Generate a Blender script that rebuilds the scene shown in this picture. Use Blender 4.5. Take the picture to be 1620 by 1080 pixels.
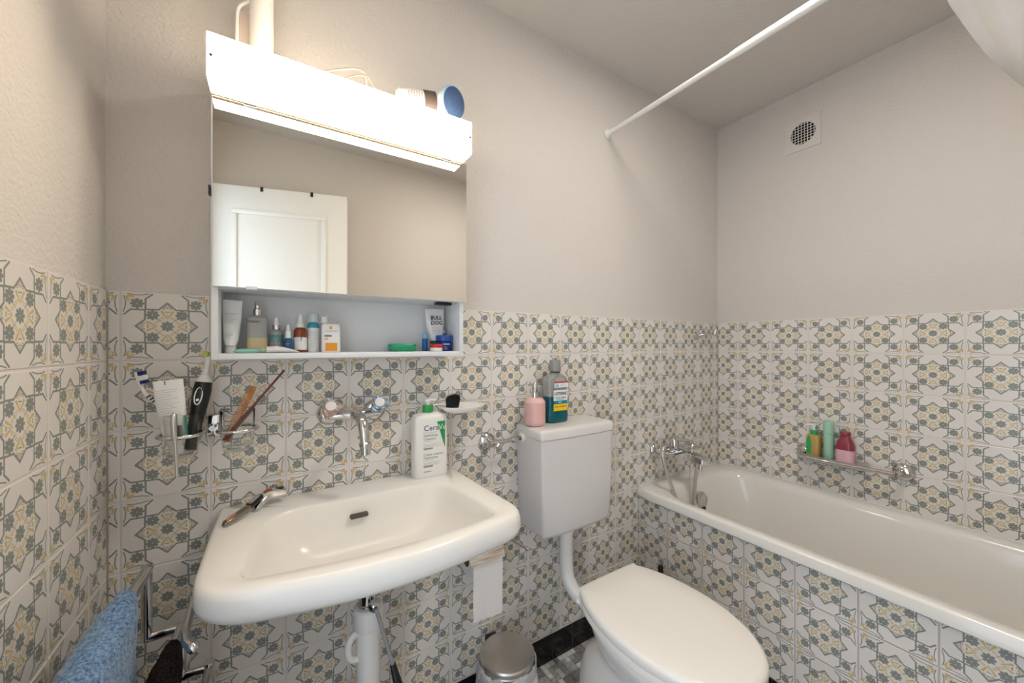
import bpy, bmesh, math, random
from mathutils import Vector, Matrix
for o in list(bpy.data.objects): bpy.data.objects.remove(o)
random.seed(4)
PI = math.pi
C = bpy.context.scene.collection
scene = bpy.context.scene
V = Vector

# ---------------------------------------------------------------- camera
cam_d = bpy.data.cameras.new('camera'); cam = bpy.data.objects.new('camera', cam_d); C.objects.link(cam)
cam_d.sensor_width = 36.0; cam_d.lens = 594.5/1620*36; cam_d.shift_y = 4.5/1620
cam_d.clip_start = 0.02
cam.location = (0.2977, -1.116, 1.1855)
cam.rotation_euler = (PI/2, 0, -0.5618)
scene.camera = cam

# ---------------------------------------------------------------- world: daylight of the hall beyond the doorway
w = bpy.data.worlds.new('world'); scene.world = w; w.use_nodes = True
bg = w.node_tree.nodes['Background']
bg.inputs[0].default_value = (0.76, 0.87, 1.0, 1); bg.inputs[1].default_value = 2.9

# ---------------------------------------------------------------- exposure
vs = scene.view_settings
vs.view_transform = 'Standard'; vs.look = 'None'; vs.gamma = 1.0; vs.use_curve_mapping = False
vs.exposure = 0.0
LAMP_E = 17.0
CEIL_E = 46.0

# ================================================================ helpers
OFF = {}
def tag(o, label=None, cat=None, group=None, kind=None):
    if label: o['label'] = label
    if cat: o['category'] = cat
    if group: o['group'] = group
    if kind: o['kind'] = kind
    return o
def thing(name, label, cat, loc=(0,0,0), rotz=0, group=None, world=True):
    o = bpy.data.objects.new(name, None); C.objects.link(o)
    o.empty_display_size = .02
    o.location = loc; o.rotation_euler = (0,0,rotz)
    tag(o, label, cat, group)
    OFF[o] = V(loc) if world else V((0,0,0))
    return o
def finish(name, bm, m, parent=None, smooth=False, label=None):
    off = OFF.get(parent, V((0,0,0)))
    for v in bm.verts: v.co -= off
    bmesh.ops.recalc_face_normals(bm, faces=bm.faces)
    me = bpy.data.meshes.new(name); bm.to_mesh(me); bm.free()
    for mm in (m if isinstance(m,(list,tuple)) else [m]): me.materials.append(mm)
    if smooth:
        for p in me.polygons: p.use_smooth = True
        if smooth != 'all':
            me.set_sharp_from_angle(angle=math.radians(smooth if smooth is not True else 40))
    o = bpy.data.objects.new(name, me); C.objects.link(o)
    if parent: o.parent = parent; OFF[o] = off
    if label: o['label'] = label
    return o
def add_box(bm, lo, hi, bev=0, seg=2):
    r = bmesh.ops.create_cube(bm, size=1)
    vs_ = r['verts']
    c = [(lo[i]+hi[i])/2 for i in range(3)]; s = [abs(hi[i]-lo[i]) for i in range(3)]
    for v in vs_: v.co = V((c[0]+v.co.x*s[0], c[1]+v.co.y*s[1], c[2]+v.co.z*s[2]))
    if bev:
        es = list({e for v in vs_ for e in v.link_edges})
        bmesh.ops.bevel(bm, geom=es, offset=bev, segments=seg, affect='EDGES', profile=.5)
def box(name, lo, hi, m, parent=None, bev=0, seg=2, label=None):
    bm = bmesh.new(); add_box(bm, lo, hi, bev, seg)
    return finish(name, bm, m, parent, smooth=(40 if bev else False), label=label)
def boxes(name, lst, m, parent=None, bev=0):
    bm = bmesh.new()
    for lo,hi in lst: add_box(bm, lo, hi, bev)
    return finish(name, bm, m, parent, smooth=(40 if bev else False))
def add_loft(bm, loops, cap0=True, cap1=True, closed=True):
    rings = [[bm.verts.new(V(p)) for p in L] for L in loops]
    n = len(rings[0])
    for a,b in zip(rings, rings[1:]):
        for i in range(n if closed else n-1):
            j = (i+1)%n
            bm.faces.new((a[i],a[j],b[j],b[i]))
    if cap0: bm.faces.new(rings[0][::-1])
    if cap1: bm.faces.new(rings[-1])
def loft(name, loops, m, parent=None, cap0=True, cap1=True, smooth=45, label=None):
    bm = bmesh.new(); add_loft(bm, loops, cap0, cap1)
    return finish(name, bm, m, parent, smooth, label)
def add_lathe(bm, prof, loc=(0,0,0), seg=24, sx=1, sy=1, axis=None):
    """prof: (r, h) list revolved about the axis through loc"""
    ax = V(axis).normalized() if axis else V((0,0,1))
    M = V((0,0,1)).rotation_difference(ax).to_matrix()
    loops = []
    for r,h in prof:
        r = max(r, 1e-5)
        loops.append([V(loc)+M@V((r*sx*math.cos(2*PI*i/seg), r*sy*math.sin(2*PI*i/seg), h)) for i in range(seg)])
    add_loft(bm, loops)
def lathe(name, prof, m, parent=None, loc=(0,0,0), seg=24, sx=1, sy=1, axis=None, smooth=40, label=None):
    bm = bmesh.new(); add_lathe(bm, prof, loc, seg, sx, sy, axis)
    return finish(name, bm, m, parent, smooth, label)
def spline(pts, n=8, closed=False):
    P = [V(p) for p in pts]; out = []
    L = len(P)
    for i in range(L if closed else L-1):
        if closed: a,b,c,d = P[i-1],P[i],P[(i+1)%L],P[(i+2)%L]
        else: a,b,c,d = P[max(i-1,0)],P[i],P[i+1],P[min(i+2,L-1)]
        for k in range(n):
            t = k/n
            out.append(.5*((2*b)+(c-a)*t+(2*a-5*b+4*c-d)*t*t+(3*b-a-3*c+d)*t**3))
    if not closed: out.append(P[-1])
    return out
def add_tube(bm, pts, r, seg=12, flat=1, closed=False):
    P = [V(p) for p in pts]; n = len(P)
    rs = r if isinstance(r,(list,tuple)) else [r]*n
    up = None; loops = []
    for i in range(n):
        if closed: t = P[(i+1)%n]-P[i-1]
        else: t = P[min(i+1,n-1)]-P[max(i-1,0)]
        t.normalize()
        if up is None:
            up = V((0,0,1)) if abs(t.z)<.9 else V((0,-1,0))
        up = (up-t*up.dot(t)).normalized(); s = t.cross(up)
        loops.append([P[i]+(s*math.cos(2*PI*k/seg)*flat+up*math.sin(2*PI*k/seg))*rs[i] for k in range(seg)])
    if closed:
        loops.append(loops[0]); 
        add_loft(bm, loops, False, False); bmesh.ops.remove_doubles(bm, verts=bm.verts, dist=1e-6)
    else: add_loft(bm, loops)
def tube(name, pts, r, m, parent=None, seg=12, flat=1, closed=False, sm=0, label=None):
    bm = bmesh.new()
    if sm: pts = spline(pts, sm, closed)
    add_tube(bm, pts, r, seg, flat, closed)
    return finish(name, bm, m, parent, 50, label)
def rpoly(corners, rad, N=64, z=0):
    """rounded polygon outline resampled to N points; corners (x,y), rad one or list; starts at the first corner"""
    k = len(corners); rad = rad if isinstance(rad,(list,tuple)) else [rad]*k
    pts = []
    for i in range(k):
        p0,p,p1 = V(corners[i-1]),V(corners[i]),V(corners[(i+1)%k])
        d0 = (p0-p); d1 = (p1-p); r = min(rad[i], d0.length*.49, d1.length*.49)
        a = p+d0.normalized()*r; b = p+d1.normalized()*r
        for t in range(9):
            t /= 8; pts.append((a*(1-t)**2+p*2*t*(1-t)+b*t*t))
    # resample: the same number of points per corner keeps lofts aligned
    per = N//k; out = []
    for i in range(k):
        seg_ = pts[i*9:(i+1)*9]+[pts[((i+1)*9)%len(pts)]]
        ls = [0]
        for a,b in zip(seg_,seg_[1:]): ls.append(ls[-1]+(b-a).length)
        for q in range(per):
            t = ls[-1]*q/per; j = 0
            while j < len(ls)-2 and ls[j+1] < t: j += 1
            f = 0 if ls[j+1]==ls[j] else (t-ls[j])/(ls[j+1]-ls[j])
            p = seg_[j].lerp(seg_[j+1], f); out.append(V((p.x,p.y,z)))
    return out
def rrect(cx, cy, hx, hy, r, z, N=48):
    return rpoly([(cx-hx,cy-hy),(cx+hx,cy-hy),(cx+hx,cy+hy),(cx-hx,cy+hy)], r, N, z)
def text(name, s, size, loc, m, parent=None, rot=(PI/2,0,0), align='LEFT', ext=.00012, sx=1, bold=0):
    cu = bpy.data.curves.new(name,'FONT'); cu.body = s; cu.size = size; cu.extrude = ext; cu.align_x = align
    cu.offset = bold; cu.resolution_u = 2
    t = bpy.data.objects.new(name, cu); C.objects.link(t)
    dg = bpy.context.evaluated_depsgraph_get()
    me = bpy.data.meshes.new_from_object(t.evaluated_get(dg))
    bpy.data.objects.remove(t); bpy.data.curves.remove(cu)
    me.name = name; me.materials.clear(); me.materials.append(m)
    o = bpy.data.objects.new(name, me); C.objects.link(o)
    off = OFF.get(parent, V((0,0,0)))
    o.parent = parent
    o.location = V(loc)-off; o.rotation_euler = rot; o.scale = (sx,1,1)
    return o

# ================================================================ materials
def srgb(r,g,b):
    f = lambda c: (c/255/12.92 if c/255<=.04045 else ((c/255+.055)/1.055)**2.4)
    return (f(r),f(g),f(b),1)
def mat(name, col, rough=.5, metal=0, spec=.5, trans=0, ior=1.45, coat=0, alpha=1, sheen=0, sss=0):
    m = bpy.data.materials.new(name); m.use_nodes = True
    b = m.node_tree.nodes['Principled BSDF']
    b.inputs['Base Color'].default_value = col; b.inputs['Roughness'].default_value = rough
    b.inputs['Metallic'].default_value = metal; b.inputs['Specular IOR Level'].default_value = spec
    b.inputs['Transmission Weight'].default_value = trans; b.inputs['IOR'].default_value = ior
    b.inputs['Coat Weight'].default_value = coat; b.inputs['Alpha'].default_value = alpha
    b.inputs['Sheen Weight'].default_value = sheen
    return m
def bump(m, scale, strength, dist=.002, detail=3, kind='noise', obj=True, stretch=None):
    nt = m.node_tree; b = nt.nodes['Principled BSDF']
    tc = nt.nodes.new('ShaderNodeTexCoord')
    src = tc.outputs['Object']
    if stretch:
        mp = nt.nodes.new('ShaderNodeMapping'); mp.inputs['Scale'].default_value = stretch
        nt.links.new(src, mp.inputs[0]); src = mp.outputs[0]
    if kind == 'noise':
        n = nt.nodes.new('ShaderNodeTexNoise'); n.inputs['Scale'].default_value = scale; n.inputs['Detail'].default_value = detail
        out = n.outputs['Fac']
    else:
        n = nt.nodes.new('ShaderNodeTexVoronoi'); n.inputs['Scale'].default_value = scale; out = n.outputs['Distance']
    nt.links.new(src, n.inputs['Vector'])
    bp = nt.nodes.new('ShaderNodeBump'); bp.inputs['Strength'].default_value = strength; bp.inputs['Distance'].default_value = dist
    nt.links.new(out, bp.inputs['Height']); nt.links.new(bp.outputs[0], b.inputs['Normal'])
    return m
def noisecol(m, c0, c1, scale, lo=.4, hi=.6, stretch=None, detail=4):
    nt = m.node_tree; b = nt.nodes['Principled BSDF']
    tc = nt.nodes.new('ShaderNodeTexCoord'); src = tc.outputs['Object']
    if stretch:
        mp = nt.nodes.new('ShaderNodeMapping'); mp.inputs['Scale'].default_value = stretch
        nt.links.new(src, mp.inputs[0]); src = mp.outputs[0]
    n = nt.nodes.new('ShaderNodeTexNoise'); n.inputs['Scale'].default_value = scale; n.inputs['Detail'].default_value = detail
    nt.links.new(src, n.inputs['Vector'])
    r = nt.nodes.new('ShaderNodeValToRGB'); r.color_ramp.elements[0].position = lo; r.color_ramp.elements[1].position = hi
    r.color_ramp.elements[0].color = c0; r.color_ramp.elements[1].color = c1
    nt.links.new(n.outputs['Fac'], r.inputs[0]); nt.links.new(r.outputs[0], b.inputs['Base Color'])
    return m

PLASTER = bump(mat('plaster', (.685,.64,.60,1), .9, spec=.2), 130, .65, .004, 4)
CEIL = bump(mat('ceiling_plaster', (.66,.62,.58,1), .9, spec=.2), 95, .5, .004, 4)
GROUT = bump(mat('grout', (.73,.665,.605,1), .85, spec=.2), 400, .3, .0005)
WHITE = mat('white_paint', (.80,.79,.77,1), .45)
CABW = mat('white_cabinet', (.78,.79,.80,1), .45)
DOORW = mat('door_paint', (.82,.80,.76,1), .35)
CERAM = mat('white_ceramic', (.85,.82,.78,1), .20)
CIST = mat('cistern_plastic', (.70,.675,.67,1), .28)
SEATW = mat('seat_plastic', (.88,.845,.80,1), .25)
ENAMEL = mat('bath_enamel', (.82,.795,.755,1), .15, coat=.3)
CHROME = mat('chrome', (.66,.65,.64,1), .09, metal=1)
BRUSHED = bump(mat('brushed_steel', (.62,.59,.56,1), .28, metal=1), 300, .08, .0005, 2, stretch=(1,30,1))
MIRROR = mat('mirror_glass', (.86,.85,.80,1), .0, metal=1)
BLACK = mat('black_plastic', (.012,.012,.013,1), .3)
BLACKT = mat('black_tile', (.008,.008,.008,1), .12)
GLASS = mat('clear_glass', (.98,.99,.98,1), .0, trans=1, ior=1.22)
PIPEW = mat('white_pipe', (.80,.78,.75,1), .35)
RODW = mat('white_rod', (.86,.85,.83,1), .35)
PAPER = bump(mat('toilet_paper', (.80,.77,.75,1), .95, spec=.1), 500, .25, .0005)
CARD = mat('cardboard', (.22,.14,.085,1), .9)
WOODP = noisecol(mat('wood_print', (.5,.45,.4,1), .5), (.34,.25,.18,1), (.66,.60,.53,1), 9, .35, .62, stretch=(1.5,12,12))
GREYP = mat('grey_line', (.30,.30,.30,1), .5)
INK = mat('dark_ink', (.03,.03,.035,1), .5)
GREYINK = mat('grey_ink', (.42,.43,.43,1), .6)

def emis(name, col, st):
    m = bpy.data.materials.new(name); m.use_nodes = True; nt = m.node_tree; nt.nodes.clear()
    e = nt.nodes.new('ShaderNodeEmission'); e.inputs[0].default_value = col; e.inputs[1].default_value = st
    o = nt.nodes.new('ShaderNodeOutputMaterial'); nt.links.new(e.outputs[0], o.inputs[0])
    return m
LAMPM = emis('lit_acrylic', (1,.84,.62,1), LAMP_E)

# ---- printed tile: an eight-fold star pattern drawn with distances to line segments
def tile_material():
    m = bpy.data.materials.new('printed_tile'); m.use_nodes = True
    nt = m.node_tree; N = nt.nodes; L = nt.links; b = N['Principled BSDF']
    def val(x): return x
    def setin(sock, x):
        if isinstance(x,(int,float)): sock.default_value = x
        elif isinstance(x,(tuple,list)): sock.default_value = x
        else: L.new(x, sock)
    def ma(op, a, b_=None, clamp=False):
        n = N.new('ShaderNodeMath'); n.operation = op; n.use_clamp = clamp
        setin(n.inputs[0], a)
        if b_ is not None: setin(n.inputs[1], b_)
        return n.outputs[0]
    def vm(op, a, b_=None, sc=None, out=0):
        n = N.new('ShaderNodeVectorMath'); n.operation = op
        setin(n.inputs[0], a)
        if b_ is not None: setin(n.inputs[1], b_)
        if sc is not None: setin(n.inputs['Scale'], sc)
        return n.outputs[1] if op in ('DOT_PRODUCT','LENGTH','DISTANCE') else n.outputs[0]
    tc = N.new('ShaderNodeTexCoord')
    sp = N.new('ShaderNodeSeparateXYZ'); L.new(tc.outputs['Object'], sp.inputs[0])
    x = ma('ABSOLUTE', ma('MULTIPLY', sp.outputs[0], 1/.15)); y = ma('ABSOLUTE', ma('MULTIPLY', sp.outputs[2], 1/.15))
    u = ma('MAXIMUM', x, y); v = ma('MINIMUM', x, y)
    cb = N.new('ShaderNodeCombineXYZ'); L.new(u, cb.inputs[0]); L.new(v, cb.inputs[1]); P = cb.outputs[0]
    def seg(a, b_):
        a = V((*a,0)); b_ = V((*b_,0)); d = b_-a
        pa = vm('SUBTRACT', P, tuple(a))
        h = ma('MULTIPLY', vm('DOT_PRODUCT', pa, tuple(d)), 1/d.length_squared, clamp=True)
        return vm('LENGTH', vm('SUBTRACT', pa, vm('SCALE', tuple(d), sc=h)))
    def pt(a): return vm('DISTANCE', P, (a[0],a[1],0))
    def mn(*l):
        r = l[0]
        for q in l[1:]: r = ma('MINIMUM', r, q)
        return r
    # grey: star outline and hexagon frames
    thick = ma('SUBTRACT', mn(seg((.243,.098),(.243,.236)), seg((.243,.098),(.345,0)), seg((.243,.238),(.395,.238)), seg((.395,.238),(.462,.166))), .0112)
    thin = ma('SUBTRACT', mn(seg((.468,.205),(.449,.28)), seg((.449,.28),(.446,.36)), seg((.446,.36),(.462,.43)), seg((.213,0),(.213,.02))), .0064)
    hair = ma('SUBTRACT', mn(seg((.05,.05),(.11,.11)), seg((.14,0),(.19,0))), .0026)
    # small rings in the star points
    ring = ma('SUBTRACT', ma('ABSOLUTE', ma('SUBTRACT', mn(pt((.262,.042)), pt((.289,.031)), pt((.309,.0))), .0125)), .0035)
    # daisies at 0, .163, .326 along the diagonals
    n_ = ma('MINIMUM', ma('ROUND', ma('MULTIPLY', ma('ADD', u, v), .5/.163)), 2)
    o_ = ma('MULTIPLY', n_, .163)
    lx = ma('SUBTRACT', u, o_); ly = ma('SUBTRACT', v, o_)
    r = ma('SQRT', ma('ADD', ma('MULTIPLY', lx, lx), ma('MULTIPLY', ly, ly)))
    th = ma('ARCTAN2', ly, lx)
    pet = ma('MULTIPLY', ma('POWER', ma('ABSOLUTE', ma('COSINE', ma('MULTIPLY', th, 4))), .16), .076)
    daisy = ma('SUBTRACT', r, ma('MAXIMUM', pet, .048))
    daisy = ma('MAXIMUM', daisy, ma('SUBTRACT', .007, r))
    grey = ma('LESS_THAN', mn(thick, thin, hair, ring, daisy), 0)
    # yellow: trumpets, little leaves and corner sprigs
    tr = ma('SUBTRACT', seg((.118,.004),(.214,.060)), ma('SUBTRACT', ma('MULTIPLY', u, .11), .008))
    leaf = ma('SUBTRACT', ma('ABSOLUTE', ma('SUBTRACT', seg((.098,.082),(.128,.048)), .0105)), .0045)
    dot = ma('SUBTRACT', pt((.272,0)), .016)
    spr = ma('SUBTRACT', seg((.432,.425),(.412,.36)), .014)
    spr2 = ma('SUBTRACT', ma('ABSOLUTE', ma('SUBTRACT', seg((.425,.41),(.405,.375)), .018)), .004)
    yel = ma('LESS_THAN', mn(tr, leaf, dot, spr2, ma('SUBTRACT', seg((.430,.425),(.422,.372)), .0125)), 0)
    # creamy ground inside the star
    star = ma('LESS_THAN', mn(ma('SUBTRACT', u, .243), ma('SUBTRACT', ma('ADD', u, v), .345)), 0)
    oi = N.new('ShaderNodeObjectInfo')
    tone = ma('ADD', ma('MULTIPLY', oi.outputs['Random'], .06), .97)
    def mix(f, a, b_):
        n = N.new('ShaderNodeMix'); n.data_type = 'RGBA'; L.new(f, n.inputs[0]); setin(n.inputs[6], a); setin(n.inputs[7], b_); return n.outputs[2]
    ns = N.new('ShaderNodeTexNoise'); ns.inputs['Scale'].default_value = 260; L.new(tc.outputs['Object'], ns.inputs['Vector'])
    gsp = mix(ns.outputs['Fac'], (.205,.218,.20,1), (.315,.33,.305,1))
    c = mix(star, (.79,.745,.705,1), (.79,.74,.67,1))
    c = mix(yel, c, (.64,.47,.20,1))
    c = mix(grey, c, gsp)
    c = vm('SCALE', c, sc=tone)
    L.new(c, b.inputs['Base Color'])
    b.inputs['Roughness'].default_value = .22; b.inputs['Specular IOR Level'].default_value = .45
    return m
TILE = tile_material()

# ================================================================ room shell
W_, D_, H_ = 2.303, 1.60, 2.335
TOP = 1.30
wall_back = boxes('wall_back', [((-.15,.004,-.06),(W_+.15,.12,H_+.06))], PLASTER); tag(wall_back, kind='structure')
wall_right = boxes('wall_right', [((W_+.004,-D_-.12,-.06),(W_+.12,.12,H_+.06))], PLASTER); tag(wall_right, kind='structure')
DY0, DY1, DZ = -.70, -1.50, 2.02          # doorway in the left wall, beside the camera
wall_left = boxes('wall_left', [((-.12,DY0,-.06),(-.004,.12,H_+.06)), ((-.12,DY1,DZ),(-.004,DY0,H_+.06)), ((-.12,-D_-.12,-.06),(-.004,DY1,H_+.06))], PLASTER)
tag(wall_left, kind='structure')
wall_front = boxes('wall_front', [((-.15,-D_-.12,-.06),(W_+.15,-D_,H_+.06))], PLASTER); tag(wall_front, kind='structure')
ceiling = boxes('ceiling', [((-.15,-D_-.15,H_),(W_+.15,.15,H_+.1))], CEIL); tag(ceiling, kind='structure')
floor = boxes('floor', [((-.15,-D_-.15,-.1),(W_+.15,.15,-.003))], mat('floor_grout', (.42,.40,.38,1), .8)); tag(floor, kind='structure')
BX = 1.663
wall_bath = boxes('wall_bath', [((BX+.004,-D_+.001,0),(BX+.03,.003,.515))], GROUT); tag(wall_bath, kind='structure')

# tiles -----------------------------------------------------------
G = .0016
CH = .0009
tcache = {}
def tile_mesh(x0,x1,z0,z1,m,key):
    k = (round(x0,4),round(x1,4),round(z0,4),round(z1,4),key)
    if k in tcache: return tcache[k]
    bm = bmesh.new()
    lo = [(x0,.0016,z0),(x1,.0016,z0),(x1,.0016,z1),(x0,.0016,z1)]
    md = [(a,.0006,c_) for a,_,c_ in lo]
    fr = [(x0+CH,0,z0+CH),(x1-CH,0,z0+CH),(x1-CH,0,z1-CH),(x0+CH,0,z1-CH)]
    add_loft(bm, [lo,md,fr])
    bmesh.ops.recalc_face_normals(bm, faces=bm.faces)
    me = bpy.data.meshes.new('tile'); bm.to_mesh(me); bm.free(); me.materials.append(m)
    tcache[k] = me
    return me
def tiled(parent, joint0, umin, umax, place, rz, zmin=.10, zmax=TOP, step=.15, name='tile', m=TILE, zrows=None, key='t'):
    """u runs along the wall; place(u) -> (x,y); local +x of the tile follows u"""
    k = math.floor((umin-joint0)/step)
    while joint0+k*step < umax-.004:
        c = joint0+(k+.5)*step
        a = max(umin, c-step/2); b_ = min(umax, c+step/2)
        if b_-a > .006:
            for r in range(9):
                z1 = TOP-r*.15; zc = z1-.075; z0 = z1-.15
                zz0, zz1 = max(z0,zmin), min(z1,zmax)
                if zz1-zz0 < .01: continue
                me = tile_mesh(a-c+G, b_-c-G, zz0-zc+G, zz1-zc-G, m, key)
                o = bpy.data.objects.new(name, me); C.objects.link(o); o.parent = parent
                p = place(c); o.location = (p[0],p[1],zc)
                o.rotation_euler = (random.uniform(-.002,.002), 0, rz+random.uniform(-.002,.002))
        k += 1
def grout(parent, lo, hi): box('grout_bed', lo, hi, GROUT, parent)
grout(wall_back, (0,.0012,.0),(W_,.004,TOP-.001)); grout(wall_right, (W_+.0012,-D_,.0),(W_+.004,0,TOP-.001)); grout(wall_left, (-.004,DY0,.0),(-.0012,0,TOP-.001))
tiled(wall_back, .0193, 0, W_, lambda c_:(c_,0), 0)
tiled(wall_right, .103, 0, D_, lambda c_:(W_,-c_), -PI/2, zmin=.535)
tiled(wall_left, -.092, DY0, 0, lambda c_:(0,c_), PI/2)
tiled(wall_bath, .146, 0, D_-.002, lambda c_:(BX,-c_), -PI/2, zmin=.10, zmax=.516)
# black skirting tiles
def skirting(name, joint0, umin, umax, place, rz):
    e = bpy.data.objects.new(name, None); C.objects.link(e); tag(e, kind='structure')
    k = math.floor((umin-joint0)/.0995)
    while joint0+k*.0995 < umax-.004:
        c = joint0+(k+.5)*.0995; a = max(umin,c-.04975); b_ = min(umax,c+.04975)
        if b_-a > .006:
            me = tile_mesh(a-c+.0008,b_-c-.0008,-.0485,.0492,BLACKT,'k')
            o = bpy.data.objects.new('skirting_tile', me); C.objects.link(o); o.parent = e
            o.location = (*place(c), .0493); o.rotation_euler = (0,0,rz)
        k += 1
skirting('baseboard_back', .88, 0, BX, lambda c_:(c_,-.002), 0)
skirting('baseboard_left', -.04, DY0, 0, lambda c_:(.002,c_), PI/2)
skirting('baseboard_bath', .06, 0, D_, lambda c_:(BX-.002,-c_), -PI/2)

# floor mosaic: 47 mm marbled pieces, some cells split into four small white ones ------------
MG = noisecol(mat('marbled_grey', (.3,.3,.3,1), .35), (.10,.095,.09,1), (.46,.44,.42,1), 60, .3, .7, stretch=(1,3,1))
ML = noisecol(mat('marbled_pale', (.5,.5,.5,1), .35), (.30,.29,.28,1), (.55,.53,.51,1), 50, .3, .7, stretch=(3,1,1))
MW = mat('white_mosaic', (.74,.71,.68,1), .35)
pm = {}
def piece_mesh(s, m):
    k = (s, m.name)
    if k not in pm:
        bm = bmesh.new(); h = s/2
        add_loft(bm, [[(-h,-h,-.003),(h,-h,-.003),(h,h,-.003),(-h,h,-.003)], [(-h,-h,-.0006),(h,-h,-.0006),(h,h,-.0006),(-h,h,-.0006)], [(-h+.0007,-h+.0007,0),(h-.0007,-h+.0007,0),(h-.0007,h-.0007,0),(-h+.0007,h-.0007,0)]])
        me = bpy.data.meshes.new('mosaic_piece'); bm.to_mesh(me); bm.free(); me.materials.append(m); pm[k] = me
    return pm[k]
rest = bmesh.new(); rest_m = [MG, ML, MW]
cell = .040
nx = int(BX/cell); ny = int(D_/cell)
for i in range(nx+1):
    for j in range(ny):
        cx = (i+.5)*cell; cy = -(j+.5)*cell
        if cx > BX-.02: continue
        kind = random.random()
        ps = []
        if kind < .42:
            ps.append((cx,cy,cell-.0025,random.choice([MG,MG,ML])))
        else:
            for a in (-.25,.25):
                for b_ in (-.25,.25):
                    ps.append((cx+a*cell, cy+b_*cell, cell/2-.0025, random.choice([MW,MW,MG,ML])))
        near = 1.0 < cx < 1.42 and cy > -.33
        for px,py,s,m in ps:
            if near:
                o = bpy.data.objects.new('mosaic_piece', piece_mesh(s,m)); C.objects.link(o); o.parent = floor; o.location = (px,py,0)
                o.rotation_euler = (0,0,random.choice([0,PI/2]))
            else:
                h = s/2; n0 = len(rest.faces)
                r_ = bmesh.ops.create_cube(rest, size=1)
                for v in r_['verts']: v.co = V((px+v.co.x*s, py+v.co.y*s, -.0015+v.co.z*.003))
                for f in {f for v in r_['verts'] for f in v.link_faces}: f.material_index = rest_m.index(m)
o = finish('mosaic_floor', rest, rest_m, floor); o['kind'] = 'stuff'

# door leaf standing open against the front wall -----------------------------------
door = bpy.data.objects.new('door_1', None); C.objects.link(door); tag(door, kind='structure')
door.location = (.012, -1.533, 0); door.rotation_euler = (0,0,math.atan2(.166,.613))
OFF[door] = V((0,0,0))
DW = .635
box('leaf', (0,-.040,.008),(DW,0,1.985), DOORW, door, .002)
def frame_ring(name, x0,x1,z0,z1,wd,y0,y1,m,parent):
    return boxes(name, [((x0,y0,z0),(x1,y1,z0+wd)),((x0,y0,z1-wd),(x1,y1,z1)),((x0,y0,z0+wd),(x0+wd,y1,z1-wd)),((x1-wd,y0,z0+wd),(x1,y1,z1-wd))], m, parent, .003)
frame_ring('panel_moulding', .105,.535,.95,1.865,.022,-.001,.009,DOORW,door)
frame_ring('panel_moulding', .105,.535,.12,.85,.022,-.001,.009,DOORW,door)
for hx in (.235,.465):
    boxes('door_hook', [((hx-.006,-.045,1.9855),(hx+.006,.004,1.988)),((hx-.006,.0005,1.965),(hx+.006,.004,1.987)),((hx-.006,-.045,1.95),(hx+.006,-.0425,1.987))], BLACK, door)
lathe('door_handle', [(.011,0),(.011,.045),(.009,.05)], CHROME, door, loc=(DW-.05,0,1.02), axis=(0,1,0))
tr = boxes('trim_1', [((-.125,DY0-.0005,0),(.012,DY0+.0,.0)) if 0 else ((-.13,DY0-.03,0),(.006,DY0-.001,DZ-.001)),((-.13,DY1+.001,0),(.006,DY1+.03,DZ-.001)),((-.13,DY1+.03,DZ-.03),(.006,DY0-.03,DZ-.001))], DOORW); tag(tr, kind='structure')
# the doorway lets the hall's daylight in
pl = bpy.data.lights.new('doorway_portal','AREA'); pl.shape = 'RECTANGLE'; pl.size = .74; pl.size_y = 1.98
pl.cycles.is_portal = True
po = bpy.data.objects.new('doorway_portal', pl); C.objects.link(po); po.location = (-.14,(DY0+DY1)/2,1.0); po.rotation_euler = (PI/2,0,-PI/2)

# ceiling lamp that lights the room from above, over the free floor
cl_ = thing('ceiling_lamp', 'flat round white ceiling lamp over the bathroom floor', 'ceiling lamp', (1.28,-.84,H_))
lathe('mount_rim', [(.170,0),(.170,.020),(.166,.024),(.156,.024),(.155,.020)], WHITE, cl_, loc=(1.28,-.84,H_-.0005), axis=(0,0,-1), seg=40)
lathe('opal_diffuser', [(.154,.019),(.153,.0215),(.0005,.0220)], emis('lit_opal', (1,.94,.84,1), CEIL_E), cl_, loc=(1.28,-.84,H_-.0005), axis=(0,0,-1), seg=40)

# ================================================================ bathtub
bath = thing('bathtub', 'long cream enamel bathtub built in behind the tiled apron', 'bathtub', (1.97,-.8,0))
x0,x1,y0,y1,zr = 1.645, 2.300, -1.592, -.002, .556
def brect(a,b_,c_,d_,r,z): return rpoly([(a,c_),(b_,c_),(b_,d_),(a,d_)], r, 96, z)
L_ = [brect(x0,x1,y0,y1,.012,zr-.036), brect(x0,x1,y0,y1,.012,zr-.008), brect(x0+.003,x1-.001,y0+.001,y1-.001,.012,zr-.002), brect(x0+.010,x1-.004,y0+.004,y1-.004,.012,zr),
      brect(1.690,2.262,-1.50,-.078,.13,zr-.003), brect(1.697,2.252,-1.492,-.088,.13,zr-.010), brect(1.706,2.243,-1.475,-.098,.13,zr-.035),
      brect(1.722,2.228,-1.42,-.125,.15,.40), brect(1.745,2.205,-1.36,-.155,.16,.25), brect(1.775,2.175,-1.30,-.19,.16,.175), brect(1.83,2.12,-1.2,-.26,.13,.155)]
bm = bmesh.new(); add_loft(bm, L_, False, True); finish('tub', bm, ENAMEL, bath, 60)
ov = lathe('overflow_plate', [(.036,0),(.036,.006),(.030,.011),(.001,.012)], BRUSHED, bath, loc=(1.965,-.112,.468), axis=(0,-1,.17), seg=32)
lathe('overflow_slot', [(.010,0),(.010,.012),(.006,.014)], BLACK, ov, loc=(1.962,-.118,.432), axis=(0,-1,.1))
tube('plug_chain_end', [(1.962,-.130,.43),(1.962,-.134,.415),(1.963,-.136,.405)], .0022, BLACK, ov, 8)
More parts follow.
